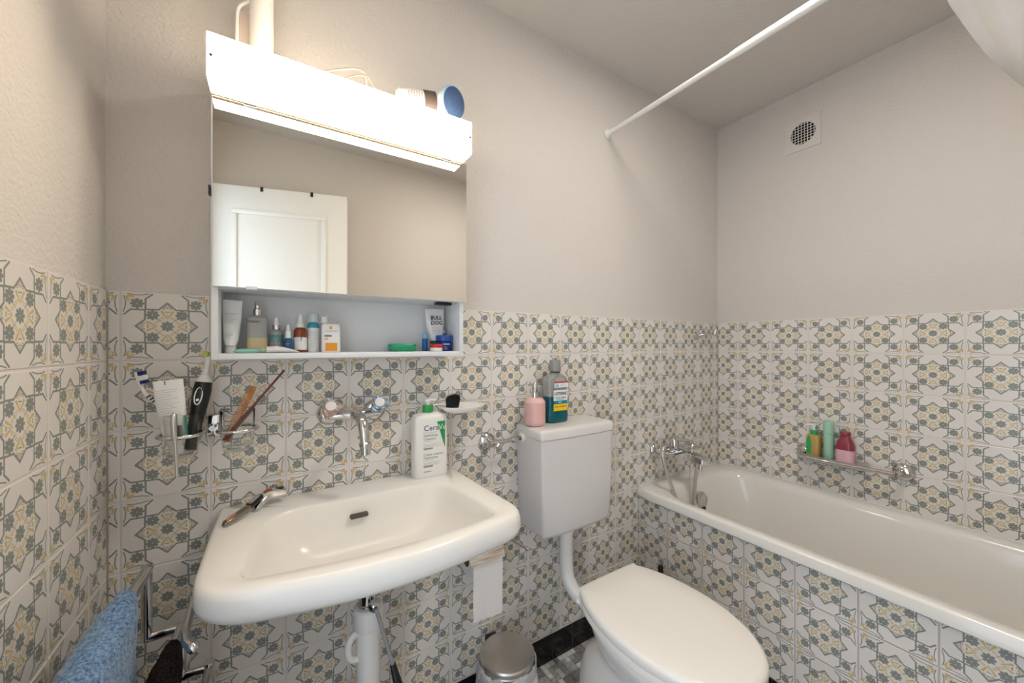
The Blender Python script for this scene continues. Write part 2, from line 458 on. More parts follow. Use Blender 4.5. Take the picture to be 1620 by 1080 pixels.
box('sealant', (1.66,-.006,zr-.0005),(2.30,-.0008,zr+.0035), WHITE, bath)
box('sealant', (2.2965,-1.58,zr-.0005),(2.3015,-.006,zr+.0035), WHITE, bath)

# bath mixer with hose
fx = thing('bath_mixer', 'chrome bath mixer tap with flat spout and shower hose above the bathtub', 'faucet', (1.86,0,.70))
for rx in (1.775,1.925):
    lathe('rosette', [(.034,0),(.034,.004),(.027,.014),(.016,.018),(.016,.045)], CHROME, fx, loc=(rx,-.0005,.700), axis=(0,-1,0), seg=28)
lathe('body', [(.018,0),(.0215,.004),(.0215,.196),(.018,.2)], CHROME, fx, loc=(1.75,-.058,.700), axis=(1,0,0), seg=28)
loft('spout', [[V((1.848+sx_*hw, yy, zz+sz*hh)) for sx_,sz in ((-1,-1),(-.8,-1.15),(.8,-1.15),(1,-1),(1,1),(.8,1.2),(-.8,1.2),(-1,1))] for yy,zz,hw,hh in ((-.05,.700,.026,.017),(-.10,.700,.026,.016),(-.15,.694,.025,.013),(-.195,.686,.0245,.011),(-.2,.684,.021,.008))], CHROME, fx, smooth=35)
lathe('cartridge', [(.021,0),(.021,.045),(.018,.051),(.001,.052)], CHROME, fx, loc=(1.838,-.06,.705), seg=24)
lv = box('lever', (1.822,-.145,.752),(1.856,-.045,.764), CHROME, fx, .004)
lathe('diverter_knob', [(.006,0),(.006,.022),(.014,.024),(.015,.040),(.012,.044)], CHROME, fx, loc=(1.855,-.135,.702), seg=20)
box('diverter_grip', (1.84,-.16,.727),(1.905,-.128,.736), CHROME, fx, .003)
lathe('aerator', [(.012,0),(.012,.03),(.010,.032)], CHROME, fx, loc=(1.85,-.178,.648), seg=20)
HOSE = bump(mat('hose_chrome', (.66,.65,.63,1), .22, metal=1), 300, .6, .002, kind='noise')
def hose(name, pts, r, m, parent, rings=300, sm=14):
    P = spline(pts, sm)
    # dense resample so each winding is a real ring
    Ls = [0]
    for a,b_ in zip(P,P[1:]): Ls.append(Ls[-1]+(b_-a).length)
    out = []; j = 0
    for q in range(rings):
        t = Ls[-1]*q/(rings-1)
        while j < len(Ls)-2 and Ls[j+1] < t: j += 1
        f = (t-Ls[j])/max(1e-9,(Ls[j+1]-Ls[j])); out.append(P[j].lerp(P[j+1],min(1,max(0,f))))
    rr = [r*(1.0 if q%2 else .84) for q in range(rings)]
    bm = bmesh.new(); add_tube(bm, out, rr, 10)
    return finish(name, bm, m, parent, 80)
hose('shower_hose', [(1.785,-.085,.722),(1.74,-.09,.745),(1.705,-.095,.722),(1.715,-.105,.64),(1.745,-.115,.56),(1.775,-.125,.47),(1.81,-.20,.30),(1.84,-.27,.185),(1.88,-.26,.19),(1.888,-.165,.32),(1.888,-.125,.45),(1.876,-.135,.56),(1.872,-.15,.655),(1.87,-.152,.69)], .0085, HOSE, fx, 460)
hose('chain', [(1.862,-.125,.685),(1.862,-.118,.55),(1.864,-.125,.44)], .0028, CHROME, fx, 120)
lathe('hose_nut', [(.012,0),(.012,.018),(.009,.022)], CHROME, fx, loc=(1.803,-.075,.712), axis=(-.8,-.4,.25), seg=16)

# shower hook on the back wall near the corner
hk = thing('shower_holder', 'small chrome shower holder on the back wall near the bath corner', 'holder', (2.11,0,1.23))
lathe('rosette', [(.024,0),(.024,.003),(.018,.010),(.010,.013)], CHROME, hk, loc=(2.105,-.0005,1.232), axis=(0,-1,0), seg=24)
tube('arm', [(2.105,-.01,1.232),(2.11,-.025,1.233),(2.135,-.042,1.238),(2.165,-.055,1.243)], .006, CHROME, hk, 12)
lathe('cradle', [(.011,0),(.013,.004),(.013,.026),(.011,.03)], CHROME, hk, loc=(2.168,-.056,1.230), axis=(.1,-.3,1), seg=18)

# ================================================================ rack above the bath
rk = thing('bath_rack', 'chrome soap tray and rail fixed to the tiles above the bathtub', 'rack', (2.28,-.55,.70))
for yy in (-.395,-.704):
    rs_ = lathe('rosette', [(.033,0),(.033,.004),(.028,.012),(.016,.018)], CHROME, rk, loc=(W_-.0005,yy,.705), axis=(-1,0,0), seg=32)
    for a in (.6,2.7,4.8):
        lathe('screw', [(.004,0),(.004,.002),(.0005,.0022)], BRUSHED, rs_, loc=(W_-.008,yy+.022*math.cos(a),.705+.022*math.sin(a)), axis=(-1,0,0), seg=10)
    tube('bracket', [(W_-.012,yy,.705),(W_-.04,yy+(.006 if yy<-.5 else 0),.704),(W_-.062,yy+(.012 if yy<-.5 else 0),.703)], .011, CHROME, rk, 14)
tube('rail', [(2.241,-.694,.703),(2.236,-.62,.703),(2.228,-.54,.702),(2.222,-.47,.702),(2.226,-.42,.702),(2.245,-.392,.702),(2.29,-.388,.702)], .0088, CHROME, rk, 14, sm=6)
TRAY = mat('tray_plastic', (.75,.74,.73,1), .15, trans=.45)
tp = [(2.297,-.612),(2.297,-.392),(2.250,-.397),(2.233,-.424),(2.230,-.47),(2.234,-.54),(2.245,-.600),(2.262,-.615)]
def offp(z, s=1):
    c_ = V((2.265,-.50)); return [V((c_.x+(p[0]-c_.x)*s, c_.y+(p[1]-c_.y)*s, z)) for p in tp]
bm = bmesh.new(); add_loft(bm, [offp(.686,.90), offp(.712,1), offp(.712,.96), offp(.6975,.9)]); finish('tray', bm, TRAY, rk, 30)

def pump_head(prefix, parent, x, y, z, cm, pm_, r=.011, h=.018, nl=.03, ndir=(0,-1,0)):
    lathe('collar', [(r,0),(r,h*.9),(r*.85,h)], cm, parent, loc=(x,y,z), seg=20)
    lathe('pump_stem', [(r*.38,0),(r*.38,.014),(r*.55,.015),(r*.55,.024),(r*.4,.026)], pm_, parent, loc=(x,y,z+h), seg=14)
    d = V(ndir)
    tube('nozzle', [V((x,y,z+h+.022)), V((x,y,z+h+.022))+d*nl*.6, V((x,y,z+h+.019))+d*nl], [r*.4,r*.36,r*.25], pm_, parent, 10)

def ebottle(name, prof, m, parent, loc, sx=1, sy=1, n=4, seg=40, label=None):
    """super-ellipse section bottle: prof = (scale, z)"""
    loops = []
    for s,z in prof:
        L1 = []
        for i in range(seg):
            a = 2*PI*i/seg; c_,s_ = math.cos(a),math.sin(a)
            L1.append(V((loc[0]+s*sx*math.copysign(abs(c_)**(2/n),c_), loc[1]+s*sy*math.copysign(abs(s_)**(2/n),s_), loc[2]+z)))
        loops.append(L1)
    return loft(name, loops, m, parent, smooth=45, label=label)
GREENP = mat('green_plastic', (.03,.36,.10,1), .35)
b1 = thing('pump_bottle', 'amber pump bottle with green collar on the bath rack', 'bottle', (2.258,-.440,.6992))
AMB = mat('amber_soap', (.62,.40,.12,1), .2, trans=.25)
ebottle('bottle_body', [(.9,0),(1,.004),(1,.092),(.8,.099),(.42,.101)], AMB, b1, (2.258,-.440,.6992), .0235, .0235, 5)
ebottle('leaf_print', [(1,0),(1,.05),(.3,.075)], GREENP, b1, (2.2338,-.430,.72), .0006, .009, 2, 16)
pump_head('p', b1, 2.258,-.440,.7995, GREENP, WHITE, .0135, .018, .028, (-.3,.95,0))
MINT = mat('mint_plastic', (.36,.60,.46,1), .45)
b2 = thing('spray_can', 'tall slim mint green cylinder bottle on the bath rack', 'bottle', (2.266,-.488,.6992))
lathe('bottle_body', [(.0165,0),(.018,.002),(.018,.108),(.0178,.109)], MINT, b2, loc=(2.266,-.488,.6992), seg=28)
lathe('cap', [(.0182,0),(.0182,.048),(.0165,.053),(.001,.054)], MINT, b2, loc=(2.266,-.488,.8092), seg=28)
b3 = thing('shampoo_bottle', 'dark pink bottle with pale pink label on the bath rack', 'bottle', (2.262,-.545,.6992))
RASP = mat('raspberry_plastic', (.30,.045,.065,1), .22, trans=.1)
ebottle('bottle_body', [(.93,0),(1,.004),(1,.074),(.88,.088),(.55,.110),(.50,.116)], RASP, b3, (2.262,-.545,.6992), .024, .029, 3.2)
lathe('cap', [(.0155,0),(.0165,.001),(.0165,.012),(.0155,.014),(.0004,.0142)], RASP, b3, loc=(2.262,-.545,.8155), seg=24)
ebottle('paper_label', [(1,0),(1,.052)], mat('pale_pink_label', (.72,.42,.48,1), .5), b3, (2.262,-.545,.706), .0246, .0296, 3.2)

# ================================================================ vent grille
vt = thing('vent_grille', 'round white air vent grille high on the wall above the bathtub', 'vent', (W_,-.383,2.133))
vy, vz = -.383, 2.133
boxes('frame_plate', [((W_-.0005,vy-.066,vz+.05),(W_+.0035,vy+.066,vz+.072)),((W_-.0005,vy-.066,vz-.072),(W_+.0035,vy+.066,vz-.05)),((W_-.0005,vy-.066,vz-.05),(W_+.0035,vy-.05,vz+.05)),((W_-.0005,vy+.05,vz-.05),(W_+.0035,vy+.066,vz+.05))], mat('vent_paint', (.70,.655,.615,1), .7), vt)
VENTP = mat('vent_white', (.70,.655,.615,1), .7)
bm = bmesh.new()
ri = .0475
sq = []
for i in range(48):
    a = 2*PI*i/48; c_,s_ = math.cos(a),math.sin(a); k = .0505/max(abs(c_),abs(s_))
    sq.append((c_*k,s_*k))
ci = [(ri*math.cos(2*PI*i/48), ri*math.sin(2*PI*i/48)) for i in range(48)]
f = lambda P,xx: [V((xx, vy+p[0], vz+p[1])) for p in P]
add_loft(bm, [f(sq,W_+.003), f(sq,W_-.0008), f(ci,W_-.0008), f(ci,W_+.003)], False, False)
finish('ring', bm, VENTP, vt, 30)
lathe('duct_shade_disc', [(.0475,0),(.0475,.0005),(.0474,.0006)], mat('duct_shade', (.004,.004,.004,1), .9, spec=0), vt, loc=(W_+.0032,vy,vz), axis=(-1,0,0), seg=32)  # flat near-black disc, painting in the shade behind the grille bars
nb = 8
for i in range(nb):
    q = -.0475+ (i+.5)*.095/nb; hl = math.sqrt(max(0,.0475**2-q*q))
    if hl > .01:
        box('bar', (W_+.0002,vy+q-.0012,vz-hl),(W_+.0022,vy+q+.0012,vz+hl), VENTP, vt)
        box('bar', (W_-.0004,vy-hl,vz+q-.0012),(W_+.0010,vy+hl,vz+q+.0012), VENTP, vt)

# ================================================================ curtain rod and curtain
rd = thing('curtain_rod', 'white shower curtain rod running from the back wall under the ceiling', 'curtain rod', (1.475,-.4,2.065))
lathe('wall_flange', [(.019,0),(.019,.006),(.013,.012),(.011,.03)], RODW, rd, loc=(1.475,.0035,2.065), axis=(0,-1,0), seg=24)
tube('rod', [(1.475,-.003,2.065),(1.475,-.52,2.065)], .0095, RODW, rd, 16)
tube('rod_sleeve', [(1.475,-.50,2.065),(1.475,-.52,2.065),(1.475,-1.599,2.065)], [.0105,.012,.012], RODW, rd, 16)
tube('ceiling_hanger', [(1.475,-.735,2.066),(1.475,-.735,2.334)], .008, RODW, rd, 12)
lathe('hanger_flange', [(.022,0),(.022,.005),(.010,.012)], RODW, rd, loc=(1.475,-.735,2.3345), axis=(0,0,-1), seg=20)
CURT = mat('curtain_cloth', (.88,.83,.77,1), .8, spec=.2)
CURT.node_tree.nodes['Principled BSDF'].inputs['Transmission Weight'].default_value = .0
cu = bmesh.new()
edge0 = spline([(1.476,-.905,2.0785),(1.482,-.918,2.00),(1.51,-.931,1.921),(1.55,-.942,1.89),(1.60,-.961,1.844),(1.66,-.981,1.809),(1.78,-1.01,1.784),(1.92,-1.055,1.747),(2.05,-1.15,1.72)], 4)
rows = []
for k in range(41):
    t = k/40
    row = []
    for i,p in enumerate(edge0):
        s = i/(len(edge0)-1)
        fold = math.sin(t*34+s*2.5)*.014*(.25+.75*min(1,s*3))*(1 if t>0.02 else .3)
        q = p+V((-.06*t*s+fold*.6, -t*(.62-.30*s), -.10*t*s+fold))
        row.append(cu.verts.new(q))
    rows.append(row)
for a,b_ in zip(rows,rows[1:]):
    for i in range(len(a)-1): cu.faces.new((a[i],a[i+1],b_[i+1],b_[i]))
curt = finish('shower_curtain', cu, CURT, None, 'all')
tag(curt, 'white shower curtain bunched up and draped from the rod', 'curtain')
sd = curt.modifiers.new('thick','SOLIDIFY'); sd.thickness = .002

# ================================================================ toilet
tl = thing('toilet', 'white toilet bowl with closed seat lid beside the bathtub', 'toilet', (1.203,-.45,0))
TX = 1.203
HW = [(-.250,.108),(-.262,.122),(-.31,.147),(-.38,.167),(-.46,.174),(-.54,.167),(-.61,.143),(-.66,.108),(-.695,.06),(-.707,0)]
def egg(sc, z, dy=0, sy=1, N=72, back=None):
    pts = [(TX-w_*sc, y) for y,w_ in HW]+[(TX+w_*sc, y) for y,w_ in reversed(HW[:-1])]
    yc = -.48
    P = spline([V((x, yc+(y-yc)*sc*sy+dy, 0)) for x,y in pts], 8, True)
    # drop the bulge over the straight hinge edge
    out = []
    for p in P: out.append(V((p.x, p.y, z)))
    return out
loft('lid', [egg(1.0,.419), egg(1.012,.423), egg(1.012,.434), egg(.995,.442), egg(.95,.446), egg(.6,.449), egg(.05,.450)], SEATW, tl, smooth=60)
loft('seat', [egg(.97,.397), egg(1.005,.400), egg(1.005,.412), egg(.985,.4175)], SEATW, tl, smooth=60)
def bl(sx_, yb, yf, z, N=48, n=2.3):
    yc = (yb+yf)/2; hy = (yb-yf)/2; out = []
    for i in range(N):
        a = 2*PI*i/N; c_,s_ = math.cos(a),math.sin(a)
        out.append(V((TX+sx_*math.copysign(abs(c_)**(2/n),c_), yc+hy*math.copysign(abs(s_)**(2/n),s_), z)))
    return out
loft('bowl', [bl(.100,-.165,-.455,0), bl(.102,-.163,-.457,.012), bl(.102,-.168,-.46,.10), bl(.102,-.178,-.465,.16), bl(.096,-.198,-.47,.205), bl(.088,-.235,-.485,.235), bl(.092,-.268,-.51,.258), bl(.118,-.266,-.57,.292), bl(.146,-.258,-.64,.33), bl(.161,-.250,-.678,.358), bl(.168,-.246,-.695,.378), bl(.170,-.245,-.697,.390), bl(.165,-.247,-.692,.396)], CERAM, tl, smooth=60)
loft('inlet_spigot', [[V((TX+.032*math.cos(2*PI*i/20), y, .300+.032*math.sin(2*PI*i/20))) for i in range(20)] for y in (-.30,-.205)], CERAM, tl)
for sx_ in (-1,1): lathe('hinge', [(.012,0),(.012,.05)], SEATW, tl, loc=(TX+sx_*.075-.025,-.258,.408), axis=(1,0,0), seg=14)

# cistern
ct = thing('cistern', 'white plastic toilet cistern hung on the tiled wall', 'cistern', (1.18,-.08,.54))
def cist(z, s=0, d=0, rr=.02):
    # slightly bowed front
    return rpoly([(1.017+s,-.0015),(1.017+s,-.151+d),(1.085,-.157+d),(1.18,-.160+d),(1.275,-.157+d),(1.346-s,-.151+d),(1.346-s,-.0015)], [.002,.012,.05,.05,.05,.012,.002], 84, z)
loft('tank', [cist(.546,.030,.025), cist(.552,.018,.012), cist(.565,.010,.005), cist(.72,.004,.002), cist(.874,.0,0)], CIST, ct, smooth=50)
loft('tank_lid', [cist(.8755,-.002,-.002), cist(.897,-.002,-.002), cist(.904,.002,.003), cist(.907,.010,.010), cist(.908,.03,.03)], CIST, ct, smooth=50)
lathe('inlet_bush', [(.017,0),(.017,.010),(.014,.012)], WHITE, ct, loc=(1.0175,-.045,.866), axis=(-1,0,0), seg=20)
fp = thing('flush_pipe', 'white flush pipe bending from the cistern down to the toilet', 'pipe', (1.18,-.08,.3))
tube('pipe', [(1.18,-.080,.546),(1.18,-.080,.46),(1.18,-.080,.40),(1.181,-.088,.355),(1.186,-.115,.320),(1.193,-.150,.304),(1.20,-.205,.300)], .0235, PIPEW, fp, 20, sm=6)
lathe('nut', [(.029,0),(.029,.022),(.025,.026)], PIPEW, fp, loc=(1.18,-.080,.519), seg=24)
vl = thing('angle_valve', 'chrome angle valve and pipe feeding the cistern', 'valve', (.9,0,.86))
lathe('rosette', [(.029,0),(.029,.004),(.022,.012),(.012,.016)], CHROME, vl, loc=(.898,-.0005,.860), axis=(0,-1,0), seg=28)
lathe('valve_body', [(.011,0),(.013,.004),(.013,.03),(.010,.034)], CHROME, vl, loc=(.898,-.012,.860), axis=(0,-1,0), seg=18)
tube('feed_pipe', [(.898,-.040,.860),(.93,-.044,.862),(.985,-.045,.866)], [.010,.007,.007], CHROME, vl, 14)
lathe('handwheel', [(.006,0),(.006,.012),(.009,.014),(.010,.022),(.007,.026)], CHROME, vl, loc=(.905,-.042,.858), axis=(.25,-1,-.1), seg=16)
lathe('compression_nut', [(.012,0),(.012,.018),(.008,.020),(.008,.026)], CHROME, vl, loc=(.972,-.045,.8655), axis=(1,0,0), seg=6)
lathe('pipe_end', [(.0075,0),(.0075,.017)], mat('brass', (.25,.17,.08,1), .4, metal=1), vl, loc=(.990,-.045,.866), axis=(1,0,.0), seg=14)

# short chrome peg below the cistern
pg = thing('wall_peg', 'short chrome wall peg with ball end below the cistern', 'hook', (.975,0,.52))
lathe('rosette', [(.016,0),(.016,.004),(.007,.010)], CHROME, pg, loc=(.975,-.0005,.521), axis=(0,-1,0), seg=20)
tube('peg', [(.975,-.006,.521),(.9965,-.096,.5145)], .0048, CHROME, pg, 12)
lathe('ball_end', [(.0005,0),(.005,.0012),(.0068,.0045),(.0068,.0085),(.005,.0118),(.0005,.013)], CHROME, pg, loc=(.9955,-.092,.515), axis=(.23,-.96,-.07), seg=14)

# toilet brush
tb = thing('toilet_brush', 'black toilet brush in its holder behind the toilet', 'toilet brush', (1.602,-.16,0))
lathe('holder', [(.040,0),(.045,.004),(.040,.12),(.036,.125),(.012,.126)], BLACK, tb, loc=(1.602,-.16,0), seg=24)
lathe('handle', [(.007,.12),(.007,.24),(.0105,.25),(.0105,.298),(.008,.302),(.0005,.303)], BLACK, tb, loc=(1.602,-.16,0), seg=16)

# ================================================================ pedal bin with bag
bn = thing('waste_bin', 'round brushed steel waste bin with a plastic bag beside the toilet', 'bin', (.898,-.135,0))
bx_, by_ = .898,-.135
lathe('bin_body', [(.078,0),(.08,.004),(.08,.225),(.077,.228)], BRUSHED, bn, loc=(bx_,by_,0), seg=40)
lathe('bin_lid', [(.081,.232),(.0835,.233),(.0835,.243),(.080,.247),(.05,.2500),(.02,.2515),(.0005,.252)], BRUSHED, bn, loc=(bx_,by_,0), seg=48)
lathe('lid_rivet', [(.0045,0),(.0042,.0012),(.0005,.0016)], BRUSHED, bn, loc=(bx_-.005,by_+.035,.2515), seg=12)
boxes('hinge', [((bx_-.028,by_+.060,.20),(bx_+.012,by_+.098,.246))], BLACK, bn, .006)
bag = bmesh.new(); loops = []
for r_,z in ((.0845,.229),(.088,.223),(.0905,.21),(.089,.195),(.094,.18),(.091,.165),(.096,.150),(.093,.135)):
    loops.append([V((bx_+(r_+random.uniform(-.003,.005))*math.cos(2*PI*i/60), by_+(r_+random.uniform(-.003,.004))*math.sin(2*PI*i/60), z+random.uniform(-.005,.005))) for i in range(60)])
add_loft(bag, loops, False, False)
finish('bin_bag', bag, mat('clear_bag', (.86,.86,.87,1), .2, trans=.3, alpha=.75), bn, 25)
lathe('pedal', [(.012,0),(.014,.003),(.012,.008)], BLACK, bn, loc=(bx_,by_-.092,.004), seg=14)

# ================================================================ toilet paper holder
ph = thing('paper_holder', 'toilet paper holder with wood-grain cover flap on the tiled wall', 'paper holder', (.84,0,.55))
box('back_plate', (.80,-.006,.535),(.88,-.0005,.575), CHROME, ph, .002)
loft('cover_flap', [[V((x,y,z)) for y,z in ((-.012,.588),(-.040,.590),(-.075,.580),(-.105,.560),(-.122,.532),(-.119,.531),(-.102,.557),(-.074,.576),(-.040,.586),(-.012,.585))] for x in (.782,.899)], WOODP, ph, smooth=50)
tube('roll_arm', [(.81,-.004,.552),(.775,-.02,.552),(.770,-.045,.545),(.772,-.064,.532),(.79,-.066,.530),(.905,-.066,.530)], .0035, CHROME, ph, 10)
rl = thing('toilet_roll', 'white toilet paper roll with a long sheet hanging down', 'toilet paper', (.843,-.066,.53))
def annulus(x, ro, ri): pass
n_ = 40
ring_ = lambda x,r: [V((x, -.066+r*math.cos(2*PI*i/n_), .527+r*math.sin(2*PI*i/n_))) for i in range(n_)]
bm = bmesh.new(); add_loft(bm, [ring_(.792,.0215),ring_(.792,.048),ring_(.894,.048),ring_(.894,.0215)], False, False); finish('roll', bm, PAPER, rl, 40)
bm = bmesh.new(); add_loft(bm, [ring_(.7918,.0195),ring_(.7918,.0214),ring_(.8942,.0214),ring_(.8942,.0195),ring_(.7918,.0195)], False, False); finish('core', bm, CARD, rl, 40)
bm = bmesh.new(); sh = []
prof = [(-.066+.0488*math.cos(a), .527+.0488*math.sin(a)) for a in [PI*.5+PI*.5*i/8 for i in range(9)]]
prof += [(-.1150,.50),(-.1155,.47),(-.114,.44),(-.115,.41),(-.1155,.38),(-.114,.362)]
for s,(y,z) in enumerate(prof):
    row = []
    for i in range(7):
        x = .793+.100*i/6
        ww = 0 if s<9 else .0016*math.sin(i*1.9+s*.7)
        row.append(bm.verts.new(V((x, y+ww-.0004, z-(.008*(i/6) if s>=len(prof)-1 else 0)))))
    sh.append(row)
for a,b_ in zip(sh,sh[1:]):
    for i in range(6): bm.faces.new((a[i],a[i+1],b_[i+1],b_[i]))
finish('hanging_sheet', bm, PAPER, rl, 'all')

# ================================================================ wash basin
sk = thing('wash_basin', 'white ceramic wash basin on the wall below the mirror cabinet', 'sink', (.478,0,.8))
SX = .478
def so(dx=0, df=0, z=.8, b=0):
    """outer outline; dx pulls sides in, df pulls the front in, b moves the back edge off the wall"""
    return rpoly([(SX-.294+dx,-.0015-b),(SX-.297+dx,-.20+df*.3),(SX-.297+dx,-.384+df*.8),(SX,-.452+df),(SX+.318-dx,-.404+df*.8),(SX+.304-dx,-.20+df*.3),(SX+.294-dx,-.0015-b)], [.006,.06,.085,.24,.065,.06,.006], 112, z)
def si(d=0, z=.8, k=1.0):
    c_ = V((SX,-.25))
    P = [(SX-.190,-.098),(SX-.222,-.24),(SX-.236,-.360),(SX,-.398),(SX+.256,-.374),(SX+.242,-.24),(SX+.216,-.108)]
    P = [(c_.x+(p[0]-c_.x)*k, c_.y+(p[1]-c_.y)*k) for p in P]
    return rpoly(P, [.075,.08,.040,.12,.040,.08,.075], 112, z)
loops = [so(.15,.19,.655), so(.145,.185,.66), so(.10,.14,.685), so(.045,.070,.716), so(.012,.022,.737), so(.002,.006,.751), so(.0,.0,.765), so(.001,.001,.784), so(.004,.005,.796), so(.012,.012,.8005),
         si(0,.8005,1.012), si(0,.7985,.998), si(0,.791,.978), si(0,.765,.945), si(0,.735,.89), si(0,.705,.78), si(0,.688,.58), si(0,.681,.30), si(0,.679,.10)]
bm = bmesh.new(); add_loft(bm, loops); finish('basin', bm, CERAM, sk, 70)
lathe('drain', [(.022,0),(.022,.002),(.016,.003),(.012,.0015),(.0005,.001)], CHROME, sk, loc=(SX,-.25,.680), seg=28)
# overflow slot on the rear bowl wall, its hollow's shade painted as a dark pill
OVM = mat('overflow_shade', (.09,.075,.06,1), .5)
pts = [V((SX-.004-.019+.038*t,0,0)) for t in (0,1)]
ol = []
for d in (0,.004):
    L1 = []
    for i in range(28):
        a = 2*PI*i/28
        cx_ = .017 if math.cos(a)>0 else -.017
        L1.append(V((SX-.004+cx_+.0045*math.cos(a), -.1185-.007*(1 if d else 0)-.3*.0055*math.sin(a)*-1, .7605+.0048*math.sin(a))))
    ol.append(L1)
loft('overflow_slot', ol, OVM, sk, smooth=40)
# waste pipe with pop-up lever
wp = thing('waste_pipe', 'white waste pipe with chrome drain fitting under the wash basin', 'pipe', (SX,-.225,.3))
WX, WY = .477, -.215
lathe('drain_fitting', [(.024,.655),(.024,.640),(.019,.636),(.019,.600),(.022,.598),(.022,.590)][::-1], CHROME, wp, loc=(WX,WY,0), seg=24)
lathe('trap_nut', [(.030,.545),(.032,.55),(.032,.588),(.028,.592)], PIPEW, wp, loc=(WX,WY,0), seg=28)
lathe('pipe', [(.026,.25),(.026,.548)], PIPEW, wp, loc=(WX,WY,0), seg=28)
lathe('trap_cup', [(.020,.18),(.038,.19),(.040,.26),(.030,.285)], PIPEW, wp, loc=(WX,WY,0), seg=28)
tube('overflow_elbow', [(WX-.022,WY-.005,.540),(WX-.036,WY-.006,.536),(WX-.043,WY-.006,.520),(WX-.043,WY-.006,.500),(WX-.036,WY-.006,.487),(WX-.022,WY-.005,.482)], .0075, PIPEW, wp, 14, sm=5)
tube('wall_branch', [(WX,WY+.03,.23),(WX,-.10,.24),(WX,-.001,.24)], .020, PIPEW, wp, 16, sm=4)
lathe('lever_joint', [(.010,0),(.013,.003),(.013,.014),(.010,.018)], CHROME, wp, loc=(WX+.004,WY-.02,.605), axis=(.35,-1,-.25), seg=18)
tube('lever_rod', [(WX+.009,WY-.038,.601),(WX+.026,WY-.052,.535),(WX+.040,WY-.062,.478)], .0042, GREYP, wp, 10)
tube('lever_grip', [(WX+.039,WY-.061,.482),(WX+.045,WY-.066,.455),(WX+.051,WY-.070,.428)], [.0065,.0085,.0105], BLACK, wp, 14)
lathe('drain_nub', [(.012,0),(.012,.03),(.009,.034)], CERAM, wp, loc=(WX-.055,-.16,.632), seg=16)

# wall tap
KR = mat('acrylic_red', (.94,.80,.76,1), .05, trans=.85); KB = mat('acrylic_blue', (.70,.84,.97,1), .05, trans=.85)
DISC = mat('knob_disc', (.80,.77,.73,1), .3)
tp_ = thing('basin_tap', 'chrome wall tap with clear red and blue knobs above the wash basin', 'faucet', (.478,0,1.0))
for kx,km,tint in ((.418,KR,(.70,.36,.26,1)),(.536,KB,(.05,.20,.52,1))):
    lathe('rosette', [(.030,0),(.030,.003),(.024,.012),(.014,.016)], CHROME, tp_, loc=(kx,-.0005,1.0), axis=(0,-1,0), seg=28)
    lathe('valve_stem', [(.014,0),(.014,.022),(.016,.024),(.016,.030),(.010,.034)], CHROME, tp_, loc=(kx,-.024,1.0), axis=(-.05,-.86,.50), seg=20)
    A = V((-.08,-.86,.50)).normalized(); M = V((0,0,1)).rotation_difference(A).to_matrix(); base = V((kx,-.050,1.014))
    ks = []
    for h,s in ((0,.70),(.004,.86),(.014,.92),(.024,1.1),(.031,1.06),(.034,.88)):
        ks.append([base+M@V(((.0205+.0035*math.cos(3*a+.6))*s*math.cos(a),(.0205+.0035*math.cos(3*a+.6))*s*math.sin(a),h)) for a in [2*PI*i/36 for i in range(36)]])
    kn = loft('knob', ks, km, tp_, smooth=35)
    lathe('knob_disc', [(.0125,0),(.0125,.0015),(.011,.002)], DISC, kn, loc=tuple(base+A*.0345), axis=tuple(A), seg=24)
    lathe('tint_ring', [(.010,0),(.012,.002),(.009,.003)], mat('knob_tint', tint, .3), kn, loc=tuple(base+A*(.004 if kx<.5 else .026)), axis=tuple(A), seg=20)
tube('bridge', [(.418,-.034,1.0),(.45,-.042,.999),(.477,-.046,.998),(.505,-.042,.999),(.536,-.034,1.0)], .0125, CHROME, tp_, 16, sm=4)
tube('spout', [(.477,-.046,.998),(.479,-.075,1.0),(.481,-.105,.998),(.483,-.124,.985),(.4845,-.131,.962),(.4855,-.134,.938)], [.015,.0140,.0130,.0125,.0120,.0118], CHROME, tp_, 18)
lathe('aerator', [(.0125,0),(.0125,.018),(.0145,.020),(.0145,.028),(.011,.031)][::1], CHROME, tp_, loc=(.486,-.1345,.9135), seg=22)

# ================================================================ mirror cabinet
cb = thing('mirror_cabinet', 'white mirror cabinet with an open shelf on the wall above the wash basin', 'cabinet', (.47,0,1.153))
X0,X1 = .1845,.756
YF = -.125
box('side_panel', (X0,YF,1.153),(X0+.012,-.001,1.784), CABW, cb, .001)
box('side_panel', (X1-.012,YF,1.153),(X1,-.001,1.784), CABW, cb, .001)
box('bottom_panel', (X0+.012,YF,1.153),(X1-.012,-.001,1.166), CABW, cb, .001)
box('shelf_panel', (X0+.012,YF+.012,1.304),(X1-.012,-.009,1.316), CABW, cb)
box('top_panel', (X0+.012,YF,1.772),(X1-.012,-.001,1.784), CABW, cb)
box('back_panel', (X0+.012,-.008,1.166),(X1-.012,-.001,1.772), CABW, cb)
md = box('mirror_door', (X0+.003,-.137,1.3045),(X1+.003,-.1265,1.700), CABW, cb)
box('mirror_pane', (X0+.0045,-.1402,1.306),(X1+.0025,-.1372,1.6985), MIRROR, md)
for cx_ in (.252,.700): box('mirror_clip', (cx_-.011,-.1435,1.690),(cx_+.011,-.1404,1.702), CHROME, md, .001)
box('mirror_clip', (.245,-.1425,1.3025),(.265,-.1404,1.3085), WHITE, md)
box('edge_hinge', (X0-.0035,-.132,1.494),(X0-.0003,-.118,1.513), BLACK, cb)
box('catch', (.677,-.122,1.296),(.722,-.098,1.3035), BLACK, cb, .001)

